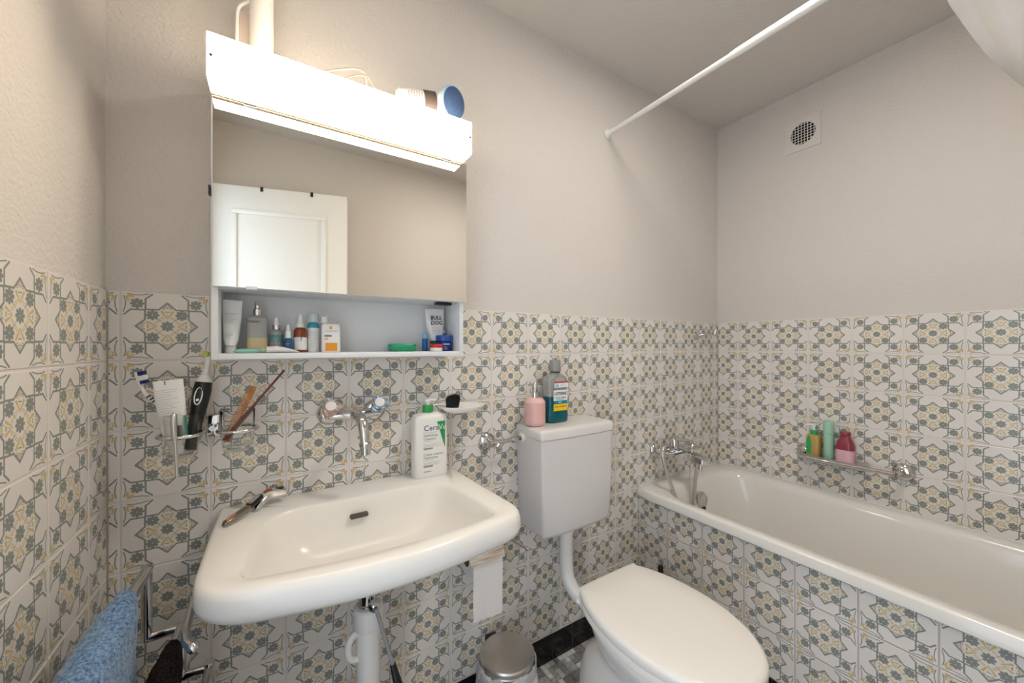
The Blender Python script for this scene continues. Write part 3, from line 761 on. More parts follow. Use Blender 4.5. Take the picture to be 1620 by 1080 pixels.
# lamp over the mirror
lm = thing('mirror_lamp', 'lit white acrylic strip lamp along the top of the mirror cabinet', 'lamp', (.466,-.165,1.74))
LX0,LX1 = .187,.7455
loft('acrylic_cover', [[V((x,y,z)) for y,z in ((-.2005,1.783),(-.2005,1.7005),(-.197,1.6975),(-.1475,1.6968),(-.1475,1.6988),(-.196,1.6997),(-.1985,1.7025),(-.1985,1.783))] for x in (LX0,LX1)], LAMPM, lm, smooth=0)
box('gap_shade_strip', (LX0,-.1485,1.6930),(LX1,-.1440,1.6966), mat('lamp_gap_shade', (.23,.19,.13,1), .5), lm)  # dark strip added to draw the shaded gap between cover and mirror
boxes('housing', [((LX0,-.130,1.7015),(LX1,-.1255,1.784))], WHITE, lm)
tube('tube', [(LX0+.02,-.162,1.742),(LX1-.02,-.162,1.742)], .013, emis('lit_tube', (1,.84,.62,1), LAMP_E*.15), lm, 14)
for ex in (LX0-.0022, LX1+.0002): box('end_cap', (ex,-.2003,1.6970),(ex+.002,-.1256,1.7832), WHITE, lm)
for ex in (LX0+.004, LX1-.018): box('tube_socket', (ex,-.178,1.722),(ex+.014,-.130,1.764), WHITE, lm)
for ex,ez in ((LX0+.006,1.739),(LX1-.005,1.741)): lathe('screw', [(.0028,0),(.0028,.002),(.0004,.0024)], mat('rust_screw', (.10,.045,.02,1), .5, metal=.6), lm, loc=(ex,-.2004,ez), axis=(0,-1,0), seg=10)

# hair dryer lying on top
DRY = mat('dryer_white', (.82,.78,.74,1), .3); BLUEM = mat('blue_mesh', (.06,.13,.30,1), .35)
dr = thing('hair_dryer', 'white hair dryer with blue mesh intake lying on top of the mirror cabinet', 'hair dryer', (.66,-.115,1.785))
A = V((.86,-.08,.12)).normalized()
P0 = V((.570,-.108,1.838))
pr = [(.020,0),(.0265,.006),(.0295,.03),(.030,.100),(.0305,.108),(.031,.118),(.028,.128)]
lathe('barrel', pr, DRY, dr, loc=tuple(P0), axis=tuple(A), seg=32)
lathe('dark_band', [(.0303,0),(.0306,.034)], mat('band_brown', (.10,.075,.065,1), .5), dr, loc=tuple(P0+A*.068), axis=tuple(A), seg=32)
A2 = V((.36,-.90,-.20)).normalized()
PH = P0+A*.128+A2*.030
lathe('intake_neck', [(.026,-.042),(.031,-.028),(.037,-.010),(.0405,0)], DRY, dr, loc=tuple(PH), axis=tuple(A2), seg=36)
lathe('intake_rim', [(.040,0),(.0435,.002),(.0435,.011),(.041,.014),(.0385,.0141)], mat('rim_blue', (.42,.56,.68,1), .35), dr, loc=tuple(PH), axis=tuple(A2), seg=36)
lathe('intake_mesh', [(.0390,0),(.0385,.003),(.028,.0070),(.015,.009),(.0005,.010)], bump(BLUEM, 700, .9, .003, kind='v'), dr, loc=tuple(PH+A2*.0125), axis=tuple(A2), seg=36)
tube('handle', [P0+A*.115+V((0,.02,-.010)), P0+A*.10+V((.0,.045,-.014)), P0+A*.05+V((0,.070,-.022))], [.019,.0185,.017], DRY, dr, 16)
for k_ in range(6):
    box('fine_print', tuple(P0+A*(.022+k_*.007)+V((0,-.0302,-.004))), tuple(P0+A*(.0245+k_*.007)+V((.001,-.0285,.008+.003*(k_%2)))), GREYP, dr)
tube('cord', [P0+V((.004,.004,0)), P0+V((-.03,.02,-.01)), P0+V((-.05,.015,.012)), P0+V((-.072,.0,.027)), P0+V((-.090,-.012,.032)),P0+V((-.125,-.006,.026)),P0+V((-.19,.01,-.005)),P0+V((-.16,.02,-.035)),P0+V((-.05,.03,-.042)),P0+V((-.075,.0,.005)),P0+V((-.082,-.01,.022)),P0+V((-.115,.012,.020)),P0+V((-.20,.015,-.046))], .0028, mat('cord_grey', (.38,.34,.30,1), .5), dr, 8, sm=7)

# slim white appliance with loop handle standing on the cabinet
ap = thing('plastic_bottle', 'tall slim white plastic bottle with a loop handle on the mirror cabinet', 'bottle', (.268,-.06,1.7845))
lathe('bottle_body', [(.021,0),(.0235,.003),(.0235,.33),(.018,.36),(.011,.37)], DRY, ap, loc=(.2705,-.06,1.7845), seg=28)
lathe('cap', [(.013,0),(.013,.028),(.011,.03)], DRY, ap, loc=(.2705,-.06,2.154), seg=20)
tube('loop_handle', [(.260,-.06,2.0),(.245,-.06,1.975),(.230,-.06,1.958),(.2245,-.06,1.94),(.2235,-.06,1.90),(.2235,-.06,1.84),(.227,-.06,1.82),(.26,-.06,1.806)], .0038, DRY, ap, 12, sm=6)
box('handle_web', (.2245,-.0585,1.81),(.252,-.0565,1.948), mat('web_beige', (.60,.50,.42,1), .5), ap, .0005)

# ================================================================ things on the cabinet shelf
SH = 1.1663
def lines(parent, x, y, z0, n, dz, wdt, m=GREYINK, h=.0007):
    bm = bmesh.new()
    for i in range(n):
        wi = wdt*random.uniform(.6,1)
        add_box(bm, (x,y-.0002,z0-i*dz-h),(x+wi,y,z0-i*dz))
    return finish('fine_print', bm, m, parent)
def crimp_tube(name, lab, cat, loc, wd, h, body, capm, tilt=0, capd=.010, caph=.016, rz=0, dep=.016, group=None):
    """cosmetic tube standing on its cap, flat crimp at the top"""
    t = thing(name, lab, cat, loc, rz, world=False)
    t.rotation_euler = (0, tilt, rz)
    lathe('cap', [(capd*.95,0),(capd,.001),(capd,caph-.001),(capd*.9,caph)], capm, t, seg=22)
    lp = []
    for k in range(10):
        s = k/9; z = caph+.0005+(h-caph)*s
        a_ = (wd/2)*(.72+.28*min(1,s*1.6)) if s>.04 else capd*1.0
        b_ = dep*(1-s**1.4)+.0008
        lp.append([V((a_*math.copysign(abs(math.cos(q))**.8,math.cos(q)), b_*math.copysign(abs(math.sin(q))**.8,math.sin(q)), z)) for q in [2*PI*i/28 for i in range(28)]])
    loft('tube_body', lp, body, t, smooth=50)
    return t
TW = mat('tube_white', (.80,.79,.77,1), .35)
t = crimp_tube('cream_tube', 'white cream tube standing on its cap beside the mist bottle', 'tube', (.2125,-.062,SH), .036, .118, TW, TW, .03)
lines(t, -.012,-.0155,.085,7,.003,.022); lines(t, -.012,-.0175,.045,5,.003,.020)
box('label_band', (-.0125,-.0125,.088),(.012,-.0118,.0885), GREYP, t)
# mist bottle
t = thing('mist_bottle', 'smoky spray bottle with silver pump and yellow liquid on the cabinet shelf', 'bottle', (.262,-.052,SH), world=False)
SMOKE = mat('smoked_plastic', (.46,.45,.42,1), .2, trans=.2)
ebottle('bottle_body', [(.95,0),(1,.003),(1,.078),(.85,.084),(.45,.087)], SMOKE, t, (0,0,0), .0205, .015, 4)
ebottle('liquid', [(1.006,0.002),(1.006,.034)], mat('yellow_liquid', (.58,.46,.26,1), .2), t, (0,0,0), .0205, .015, 4)
lathe('collar', [(.0085,0),(.0085,.014),(.006,.016)], CHROME, t, loc=(0,0,.087), seg=20)
lathe('pump', [(.006,0),(.006,.014),(.0045,.017),(.0005,.0175)], CHROME, t, loc=(0,0,.103), seg=18)
text('lettering', 'AUJERDE', .0058, (-.0185,-.0157,.070), INK, t)
lines(t, -.0165,-.0155,.0655,1,.003,.022)
def dropper(name, lab, loc, r, hb, glass, collar, lblm=None, ch=.008, bulb=.016, nprint=4):
    t = thing(name, lab, 'bottle', loc, world=False)
    lathe('bottle_body', [(r*.94,0),(r,.002),(r,hb-.008),(r*.8,hb-.002),(r*.5,hb)], glass, t, seg=26)
    lathe('collar', [(r*.62,0),(r*.62,ch),(r*.5,ch+.001)], collar, t, loc=(0,0,hb), seg=20)
    lathe('dropper_bulb', [(r*.45,0),(r*.42,bulb*.4),(r*.34,bulb*.85),(r*.2,bulb),(.0003,bulb*1.02)], TW, t, loc=(0,0,hb+ch), seg=18)
    if lblm: lathe('paper_label', [(r+.0003,0),(r+.0003,hb*.5)], lblm, t, loc=(0,0,.006), seg=26)
    lines(t, -r*.6,-r-.0006,hb*.62,nprint,.0035,r*1.1)
    return t
TEALG = mat('teal_glass', (.16,.36,.38,1), .15, trans=.35); BLUEG = mat('blue_glass', (.02,.12,.27,1), .12, trans=.2); BROWNG = mat('amber_glass', (.26,.06,.012,1), .12, trans=.2)
t = dropper('dropper_bottle', 'teal dropper bottle with silver collar on the cabinet shelf', (.300,-.058,SH), .0138, .054, mat('pale_glass', (.46,.50,.50,1), .12, trans=.4), CHROME, None, .010, .019)
lathe('teal_label', [(.0141,0),(.0141,.018)], TEALG, t, loc=(0,0,.024), seg=26)
dropper('dropper_bottle', 'small dark blue dropper bottle with white bulb on the cabinet shelf', (.3235,-.074,SH), .0095, .034, BLUEG, TW, None, .016, .016, 2)
t = dropper('dropper_bottle', 'amber dropper bottle with white label on the cabinet shelf', (.349,-.064,SH), .0142, .060, BROWNG, TW, TW, .010, .022)
box('label_print', (.001,-.0152,.030),(.0022,-.0148,.040), INK, t)
t = thing('spray_bottle', 'white bottle with teal shoulder and clear cap on the cabinet shelf', 'bottle', (.378,-.056,SH), world=False)
TEAL = mat('teal_plastic', (.02,.32,.40,1), .35)
lathe('bottle_body', [(.0125,0),(.0135,.002),(.0135,.058),(.0132,.06)], TW, t, seg=26)
lathe('shoulder', [(.0138,0),(.0138,.006),(.011,.012),(.0085,.013)], TEAL, t, loc=(0,0,.060), seg=26)
lathe('clear_cap', [(.0125,0),(.0125,.021),(.012,.022),(.0005,.0221)], mat('frosted_cap', (.80,.86,.88,1), .25, trans=.5), t, loc=(0,0,.0735), seg=24)
lines(t, -.009,-.0142,.050,9,.0045,.017)
t = thing('lotion_bottle', 'white sunscreen bottle with orange label reading 50 on the cabinet shelf', 'bottle', (.4155,-.072,SH), world=False)
ORANGE = mat('orange_print', (.80,.33,.02,1), .45)
ebottle('bottle_body', [(.96,0),(1,.002),(1,.066),(.92,.070),(.70,.0715)], TW, t, (0,0,0), .0215, .012, 5)
ebottle('orange_band', [(1.01,0),(1.01,.020)], ORANGE, t, (0,0,.003), .0200, .012, 5)
box('logo_block', (-.004,-.0126,.057),(.0015,-.0120,.064), ORANGE, t)
text('lettering', 'LA ROCHE-POSAY', .0036, (-.001,-.0124,.051), GREYP, t, align='CENTER')
text('lettering', '50', .0085, (-.0155,-.0124,.030), ORANGE, t, bold=.0002)
lines(t, -.0155,-.0122,.0425,2,.0028,.018,INK,.0016)
lathe('cap', [(.0085,0),(.0085,.014),(.0075,.016),(.0005,.0165)], TW, t, loc=(-.0135,.004,.0715), seg=20)
# lying tubes
t = thing('flat_tube', 'mint green tube lying on the cabinet shelf below the mist bottle', 'tube', (.245,-.094,SH), world=False)
ebottle('tube_body', [(.75,0),(1,.004),(.8,.008),(.3,.0095)], mat('mint_tube', (.28,.62,.50,1), .4), t, (0,0,0), .027, .010, 3)
lathe('cap', [(.005,0),(.005,.008)], MINT, t, loc=(.026,0,.005), axis=(1,0,0), seg=14)
t = thing('flat_tube', 'white tube lying on the cabinet shelf before the blue dropper bottle', 'tube', (.318,-.102,SH), world=False)
loft('tube_body', [[V((x, hy*math.cos(q), max(hz+.0002,0)+hz*math.sin(q))) for q in [2*PI*i/20 for i in range(20)]] for x,hy,hz in ((-.026,.010,.0075),(-.018,.011,.0078),(0,.013,.006),(.018,.014,.003),(.028,.0145,.0008))], TW, t, smooth=50)
lathe('cap', [(.0072,0),(.0072,.012)], TW, t, loc=(-.037,0,.0075), axis=(1,0,0), seg=18)
t = thing('soap_box', 'rounded green soap box lying on the cabinet shelf', 'soap box', (.598,-.060,SH), world=False)
SG = mat('soap_green', (.02,.33,.16,1), .3)
for z0_,nm in ((0,'base'),(.0105,'cover')):
    h = .010 if nm=='base' else .0105
    ebottle(nm, [(.90,0),(1,.003),(1,h)] if nm=='base' else [(1.02,0),(1.02,h-.003),(.92,h)], SG, t, (0,0,z0_), .037, .024, 3.5)
t = thing('roll_on', 'narrow blue bottle beside the red-lidded tin on the cabinet shelf', 'bottle', (.662,-.066,SH), world=False)
BLUEP = mat('blue_plastic', (.01,.09,.30,1), .3)
lathe('bottle_body', [(.0075,0),(.008,.002),(.008,.036)], BLUEP, t, seg=18)
lathe('cap', [(.0078,0),(.0078,.014),(.006,.016)], mat('pale_blue', (.20,.42,.62,1), .35), t, loc=(0,0,.0365), seg=18)
DGREEN = mat('dark_green', (.01,.10,.05,1), .35)
t = crimp_tube('face_tube', 'white face cream tube with bold black lettering on the cabinet shelf', 'tube', (.7035,-.042,SH), .058, .124, TW, DGREEN, -.03, .016, .030, dep=.018)
text('lettering', 'BULL', .0165, (0,-.0122,.0925), INK, t, align='CENTER', rot=(PI/2+.22,0,0), sx=.95, bold=.0003)
text('lettering', 'DOG', .0165, (0,-.0152,.0775), INK, t, align='CENTER', rot=(PI/2+.22,0,0), sx=.95, bold=.0003)
lines(t, -.015,-.0178,.068,5,.0035,.030)
t = thing('balm_tin', 'small round tin with red lid on the cabinet shelf', 'tin', (.684,-.098,SH), world=False)
lathe('base', [(.0165,0),(.0175,.001),(.0175,.010)], TW, t, seg=26)
lathe('lid', [(.0185,0),(.0185,.008),(.017,.010),(.0005,.0103)], mat('red_lid', (.52,.02,.015,1), .3), t, loc=(0,0,.0102), seg=26)
t = thing('cream_jar', 'round dark blue jar with printed label on the cabinet shelf', 'jar', (.7185,-.072,SH), world=False)
JB = mat('jar_blue', (.012,.03,.22,1), .25)
lathe('jar_body', [(.020,0),(.0225,.003),(.0225,.026),(.021,.028)], JB, t, seg=28)
lathe('lid', [(.0245,0),(.0245,.015),(.023,.017),(.0005,.0175)], mat('jar_lid', (.015,.075,.33,1), .3), t, loc=(0,0,.0285), seg=28)
lines(t, -.011,-.0226,.021,1,.003,.022,TW,.0022); lines(t, -.011,-.0226,.012,3,.003,.014,GREYINK)
t = thing('small_bottle', 'teal bottle hidden behind the white lettered tube on the cabinet shelf', 'bottle', (.733,-.028,SH), world=False)
lathe('bottle_body', [(.010,0),(.0105,.002),(.0105,.045),(.007,.052)], TEAL, t, seg=18)
lathe('cap', [(.007,0),(.007,.009),(.006,.010)], TW, t, loc=(0,0,.0525), seg=16)

# ================================================================ tumbler holder with two glasses
th_ = thing('tumbler_holder', 'chrome double tumbler holder on the tiled wall beside the basin tap', 'holder', (.178,0,.998))
box('mount', (.166,-.026,.975),(.190,-.0005,1.024), CHROME, th_, .003)
tube('arm', [(.178,-.02,.999),(.178,-.05,.998)], .006, CHROME, th_, 12)
GX = (.1315,.2275); GY = -.088; GZ = .953
for gx in GX:
    tube('ring', [(gx+.0362*math.cos(2*PI*i/48), GY+.0362*math.sin(2*PI*i/48), .998) for i in range(48)], .0038, CHROME, th_, 10, closed=True)
for gx,lab in zip(GX,('clear glass tumbler holding toothbrushes and a paste tube','clear glass tumbler holding two combs')):
    g = thing('tumbler', lab, 'glass', (gx,GY,GZ), world=False)
    lathe('glass_wall', [(.0265,0),(.028,.003),(.0318,.088),(.0312,.0888),(.0302,.088),(.0268,.010),(.0005,.0085)], GLASS, g, seg=40)
bristW = mat('bristle_white', (.80,.80,.80,1), .7); NAVY = mat('navy_plastic', (.012,.015,.13,1), .35)
# manual toothbrush
t = thing('toothbrush', 'blue and white manual toothbrush leaning out of the tumbler', 'toothbrush', (.118,-.093,.964))
p = [V(q) for q in ((.114,-.074,.966),(.108,-.074,1.020),(.1035,-.075,1.046),(.095,-.077,1.060),(.083,-.079,1.074),(.074,-.080,1.088),(.068,-.081,1.105),(.0630,-.082,1.130))]
tube('handle', p, [.0042,.0048,.0045,.0042,.0035,.0032,.0034,.0040], TW, t, 12, sm=0)
for a,b_ in ((.30,.38),(.48,.56),(.68,.76)):
    q0,q1 = p[3],p[5]
    tube('grip_stripe', [q0.lerp(q1,a), q0.lerp(q1,b_)], .0045, NAVY, t, 12)
bm_ax = (p[7]-p[6]).normalized(); sd_ = V((.92,-.3,.22)).normalized()
for i,(f0,f1,mm) in enumerate(((.02,.28,NAVY),(.30,.66,bristW),(.70,1.0,NAVY))):
    for k in range(1):
        c0 = p[6].lerp(p[7],f0); c1 = p[6].lerp(p[7],f1)
        bm = bmesh.new()
        nrm = bm_ax.cross(sd_).normalized()*.0045
        L0 = [c0-nrm, c0+nrm, c1+nrm, c1-nrm]
        add_loft(bm, [[q+sd_*.003 for q in L0],[q+sd_*.0135 for q in L0]])
        finish('bristles', bm, mm, t)
# toothpaste tube
t = crimp_tube('toothpaste_tube', 'white and green toothpaste tube standing in the tumbler', 'tube', (.1270,-.097,.963), .047, .150, TW, TW, -.095, .011, .018, rz=.0, dep=.015)
lines(t, -.018,-.0135,.132,16,.0046,.034)
bm = bmesh.new()
for i in range(14): add_box(bm, (.001+i*.0011,-.0185,.035),(.0015+i*.0011+random.uniform(0,.0004),-.0182,.058))
finish('barcode', bm, INK, t)
TG = mat('toothpaste_green', (.0,.30,.20,1), .4)
box('green_stripe', (.0195,-.0125,.035),(.0222,-.0085,.075), TG, t)
box('green_mark', (-.006,-.0022,.141),(-.004,-.0012,.150), TG, t)
# electric toothbrush
t = thing('electric_toothbrush', 'black electric toothbrush with white head standing in the tumbler', 'toothbrush', (.146,-.078,.962))
B0 = V((.1450,-.0755,.9635)); A = (V((.1665,-.066,1.108))-B0).normalized()
lathe('handle', [(.0095,0),(.011,.004),(.0125,.06),(.0155,.10),(.0165,.125),(.0150,.142)], BLACK, t, loc=tuple(B0), axis=tuple(A), seg=26)
lathe('collar', [(.0150,.1425),(.0115,.150),(.006,.158)], TW, t, loc=tuple(B0), axis=tuple(A), seg=22)
lathe('brush_neck', [(.0055,.156),(.0042,.180),(.0036,.196),(.0050,.199),(.0050,.207),(.0036,.2085)], TW, t, loc=tuple(B0), axis=tuple(A), seg=16)
H = B0+A*.203
lathe('bristles', [(.0055,0),(.0060,.008)], mat('bristle_green', (.45,.55,.12,1), .6), t, loc=tuple(H+V((-.002,-.004,0))), axis=(-.5,-.85,.1), seg=16)
Mx = V((0,0,1)).rotation_difference(A).to_matrix()
cc = B0+A*.112
tube('button_ring', [cc+Mx@V((.0062*math.cos(q)-.003,-.0148-.0006*math.cos(q),.018*math.sin(q))) for q in [2*PI*i/28 for i in range(28)]], .0012, TW, t, 8, closed=True)
lathe('power_button', [(.003,0),(.003,.001)], TW, t, loc=tuple(B0+A*.104+Mx@V((-.003,-.0146,0))), axis=(0,-1,0), seg=14)
# metal scraper in front of the glass
t = thing('tongue_scraper', 'thin steel tongue scraper hooked before the tumbler', 'scraper', (.128,-.127,.95))
tube('handle', [(.132,-.1290,.922),(.1305,-.1292,.965),(.1290,-.1295,.995)], .0026, BRUSHED, t, 10)
tube('blade', [(.1290,-.1295,.990),(.1280,-.1298,1.005),(.1272,-.130,1.030),(.1270,-.130,1.046),(.1270,-.130,1.050)], [.003,.0046,.0056,.005,.001], BRUSHED, t, 12)
# combs in the second tumbler
def comb(name, lab, p0, p1, wd, m, frac, side=1, n=26, hl=.0075):
    p0,p1 = V(p0),V(p1); A = (p1-p0); Lh = A.length
    t = thing(name, lab, 'comb', tuple(p0), world=False)
    t.rotation_mode = 'QUATERNION'; t.rotation_quaternion = A.to_track_quat('X','Y') if False else V((1,0,0)).rotation_difference(A)
    box('spine', (0,-.0015,0),(Lh,.0015,wd), m, t, .001)
    bm = bmesh.new(); l0,l1 = frac
    for i in range(n):
        x = Lh*(l0+(l1-l0)*i/(n-1))
        add_box(bm, (x-.0011,-.001,-hl if side>0 else wd),(x+.0009,.001,.0006 if side>0 else wd+hl))
    finish('teeth', bm, m, t)
    return t
TORT = noisecol(mat('comb_amber', (.4,.15,.02,1), .25, trans=.15), (.42,.15,.02,1), (.56,.25,.05,1), 60)
DKR = mat('comb_red', (.13,.022,.012,1), .25)
comb('pocket_comb', 'short amber comb with fine teeth in the tumbler', (.213,-.086,.970), (.262,-.082,1.088), .009, TORT, (.05,.98), -1, 36)
comb('tail_comb', 'long dark red tail comb sticking out of the tumbler', (.204,-.094,.976), (.3175,-.088,1.124), .005, DKR, (.02,.45), 1, 34, .004)

# ================================================================ shaver on the basin
sv = thing('shaver', 'chrome and brown hand shaver lying on the rim of the wash basin', 'shaver', (.26,-.06,.801))
SVM = mat('shaver_dark', (.30,.27,.22,1), .22, metal=.9)
def flatbar(name, st, m):
    lp = []
    for x,y,z,hw,hh in st:
        d = V((.72,.69,0)); n_ = V((.69,-.72,0))
        lp.append([V((x,y,z))+n_*hw*math.copysign(abs(math.cos(q))**.6,math.cos(q))+V((0,0,hh*math.copysign(abs(math.sin(q))**.6,math.sin(q)))) for q in [2*PI*i/20 for i in range(20)]])
    return loft(name, lp, m, sv, smooth=45)
flatbar('handle', [(.205,-.126,.806,.004,.003),(.208,-.122,.8075,.0075,.005),(.218,-.111,.809,.009,.0065),(.234,-.093,.813,.009,.0065),(.250,-.074,.819,.008,.006)], SVM)
flatbar('handle_base', [(.206,-.125,.8035,.006,.0015),(.218,-.111,.8045,.0085,.002),(.240,-.086,.8085,.008,.003)], CHROME)
flatbar('neck', [(.246,-.079,.8190,.0085,.0065),(.258,-.065,.8235,.009,.0065),(.268,-.053,.8275,.0085,.006)], BLACK)
flatbar('neck_plate', [(.246,-.079,.8262,.0065,.0012),(.256,-.067,.8305,.0075,.0012),(.264,-.058,.8338,.006,.001)], CHROME)
flatbar('support', [(.254,-.071,.8030,.003,.001),(.258,-.068,.8080,.0085,.0055),(.266,-.060,.8130,.009,.009),(.276,-.050,.8220,.009,.008),(.284,-.043,.8250,.009,.007)], CHROME)
HB = [V((.270,-.052)),V((.284,-.042)),V((.300,-.036)),V((.318,-.033))]
lp = []
for k_,(hw,z0_,z1_) in enumerate(((.007,.822,.833),(.010,.820,.836),(.012,.8165,.836),(.012,.8125,.832))):
    c_ = HB[k_]; lp.append([V((c_.x-.15*q*hw,c_.y+q*hw,zz)) for q,zz in ((-1,z0_),(1,z0_),(1,z1_-.002),(.8,z1_),(-.8,z1_),(-1,z1_-.002))])
loft('head', lp, CHROME, sv, smooth=30)
box('head_slot', (.297,-.042,.8345),(.315,-.028,.8362), BLACK, sv, .0005)
flatbar('badge', [(.209,-.121,.8125,.003,.001),(.216,-.113,.8153,.0048,.0012),(.224,-.104,.8172,.004,.001)], mat('badge_copper', (.62,.30,.16,1), .25, metal=.5))
flatbar('badge', [(.276,-.049,.8360,.004,.001),(.282,-.044,.8372,.005,.001),(.289,-.040,.8374,.004,.001)], mat('badge_orange', (.50,.12,.03,1), .3, metal=.4))

# ================================================================ cleanser pump bottle
cl = thing('cleanser_bottle', 'large white cleanser pump bottle with green collar on the wash basin', 'bottle', (.683,-.044,.8005), world=False); cl.scale = (1.12,1.08,1.0)
CLW = mat('cleanser_white', (.84,.83,.80,1), .35)
ebottle('bottle_body', [(.94,0),(.99,.003),(1,.010),(1,.155),(.985,.168),(.90,.178),(.55,.184),(.32,.186)], CLW, cl, (0,0,0), .0455, .0245, 4.5, 56)
GRN = mat('cleanser_green', (.03,.34,.08,1), .35)
lathe('collar', [(.0135,0),(.0142,.001),(.0142,.019),(.013,.021)], GRN, cl, loc=(-.004,0,.186), seg=26)
lathe('pump_stem', [(.0055,0),(.0055,.008),(.0075,.009),(.0075,.015),(.006,.017)], CLW, cl, loc=(-.004,0,.207), seg=18)
tube('nozzle', [(-.004,0,.2215),(.006,-.006,.222),(.016,-.011,.220)], [.004,.0036,.0026], CLW, cl, 10)
fy = -.0247
bm = bmesh.new(); tri = [(.0125,.160),(.0345,.160),(.0345,.083)]
add_loft(bm, [[V((x,fy-.0003,z)) for x,z in tri],[V((x,fy+.0006,z)) for x,z in tri]]); finish('label_triangle', bm, mat('label_green', (.03,.30,.09,1), .4), cl)
NAVYI = mat('navy_ink', (.035,.03,.14,1), .5); GRNI = mat('green_ink', (.10,.27,.11,1), .5)
text('lettering', 'Cera', .0225, (-.0235,fy-.0002,.136), NAVYI, cl, sx=.92)
text('lettering', 'Ve', .0225, (.0165,fy-.0005,.136), CLW, cl, sx=.85)
box('rule', (-.0235,fy-.0003,.1300),(.012,fy,.1306), GREYP, cl)
for s,z in (('Hydrating',.119),('Cleanser',.109),('Crème Lavante',.064),('Hydratante',.055)):
    text('lettering', s, .0098 if z>.1 else .0088, (-.0235,fy-.0002,z), GRNI, cl, sx=.95)
lines(cl, -.0235,fy-.0001,.1055,1,.004,.03); lines(cl, -.0235,fy-.0001,.097,3,.0034,.052); lines(cl, -.0235,fy-.0001,.0515,1,.004,.034); lines(cl, -.0235,fy-.0001,.044,3,.0034,.054)
for z in (.082,.031): box('label_bar', (-.0235,fy-.0003,z),(.001,fy,z+.0045), GREYP, cl)
lines(cl, -.0235,fy-.0001,.020,1,.003,.032,GREYINK,.0028)

# ================================================================ soap dish with brush
sdh = thing('soap_dish', 'white oval soap dish fixed to the tiled wall above the wash basin', 'soap dish', (.786,0,.99))
def oval(s, z, sy=1): return [V((.786+.071*s*math.cos(q), -.058+.050*s*sy*math.sin(q), z)) for q in [2*PI*i/40 for i in range(40)]]
loft('dish', [oval(.55,.979), oval(.8,.983), oval(.96,.992), oval(1,.9985), oval(.97,.9995), oval(.90,.994), oval(.7,.9885), oval(.3,.987)], CERAM, sdh, smooth=60)
box('wall_bracket', (.766,-.03,.968),(.806,-.0005,.988), CERAM, sdh, .004)
br = thing('nail_brush', 'small black bristle brush lying on the soap dish', 'brush', (.745,-.062,.993))
bm = bmesh.new(); random.seed(9)
for i in range(700):
    a = random.uniform(0,2*PI); r_ = .020*math.sqrt(random.random()); b0 = V((.750+r_*math.cos(a),-.060+r_*math.sin(a)*.6,.998))
    tip = b0+V((random.uniform(-.003,.003)+.12*(b0.x-.750)+.002,random.uniform(-.003,.003),.040-.35*abs(b0.x-.754)+random.uniform(-.006,.002)))
    v = [bm.verts.new(b0+V((-.0014,0,0))),bm.verts.new(b0+V((.0014,.0006,0))),bm.verts.new(tip),bm.verts.new(b0+V((0,-.0014,0)))]
    bm.faces.new((v[0],v[1],v[2])); bm.faces.new((v[1],v[3],v[2])); bm.faces.new((v[3],v[0],v[2]))
finish('bristles', bm, BLACK, br)
loft('brush_back', [[V((.750+.020*s*math.cos(q),-.060+.012*s*math.sin(q),z)) for q in [2*PI*i/24 for i in range(24)]] for s,z in ((.7,.9885),(1,.992),(1,1.006))], BLACK, br, smooth=50)

# ================================================================ on the cistern
CT = .9084
dp = thing('soap_dispenser', 'pink dimpled soap dispenser with chrome pump on the cistern', 'soap dispenser', (1.052,-.066,CT), world=False)
seg_ = 48; lp = []
for k,(r_,z) in enumerate([(.026,0),(.031,.003),(.0335,.009)]+[(.0345,.012+.0028*q) for q in range(25)]+[(.0325,.085),(.027,.092),(.018,.095),(.012,.0955)]):
    lp.append([V(((r_+(.0013 if (k+i)%2 and 2<k<28 else 0))*math.cos(2*PI*i/seg_), (r_+(.0013 if (k+i)%2 and 2<k<28 else 0))*math.sin(2*PI*i/seg_), z)) for i in range(seg_)])
loft('dispenser_body', lp, mat('pink_ceramic_plain', (.80,.49,.45,1), .35), dp, smooth=25)
lathe('collar', [(.013,0),(.013,.018),(.011,.020)], CHROME, dp, loc=(0,0,.0955), seg=24)
lathe('pump', [(.006,0),(.006,.012),(.0085,.013),(.0085,.026),(.006,.029),(.0005,.0295)], CHROME, dp, loc=(0,0,.1155), seg=20)
tube('nozzle', [(0,0,.138),(-.006,.018,.138),(-.009,.028,.135)], [.0045,.004,.0032], CHROME, dp, 12)

mw = thing('mouthwash_bottle', 'clear mouthwash bottle half full of teal liquid on the cistern', 'bottle', (1.152,-.050,CT), world=False); mw.scale = (1.10,1.10,1.0)
MWL = mat('mouthwash_liquid', (.005,.145,.19,1), .1, trans=.35); MWC = mat('mouthwash_clear', (.62,.64,.61,1), .1, trans=.7)
sx_,sy_ = .043,.026
ebottle('liquid_part', [(.88,0),(.99,.004),(1.0,.012),(1.0,.034),(.93,.042),(.92,.092)], MWL, mw, (0,0,0), sx_, sy_, 3.4, 48)
ebottle('bottle_body', [(.92,.0925),(.925,.125),(.97,.135),(.97,.148),(.85,.160),(.60,.168),(.40,.171),(.40,.176)], MWC, mw, (0,0,0), sx_, sy_, 3.4, 48)
lathe('neck_ring', [(.0165,0),(.0165,.004)], BLACK, mw, loc=(0,0,.176), seg=24)
lathe('cap', [(.0185,0),(.0192,.002),(.0180,.038),(.017,.040),(.0005,.0402)], mat('cap_smoke', (.42,.43,.43,1), .25, trans=.45), mw, loc=(0,0,.1802), seg=30)
LY = -.0262
def lbl(nm, x0,x1,z0,z1,col,y=LY): return box(nm, (x0,y-.0004,z0),(x1,y+.0012,z1), col, mw)
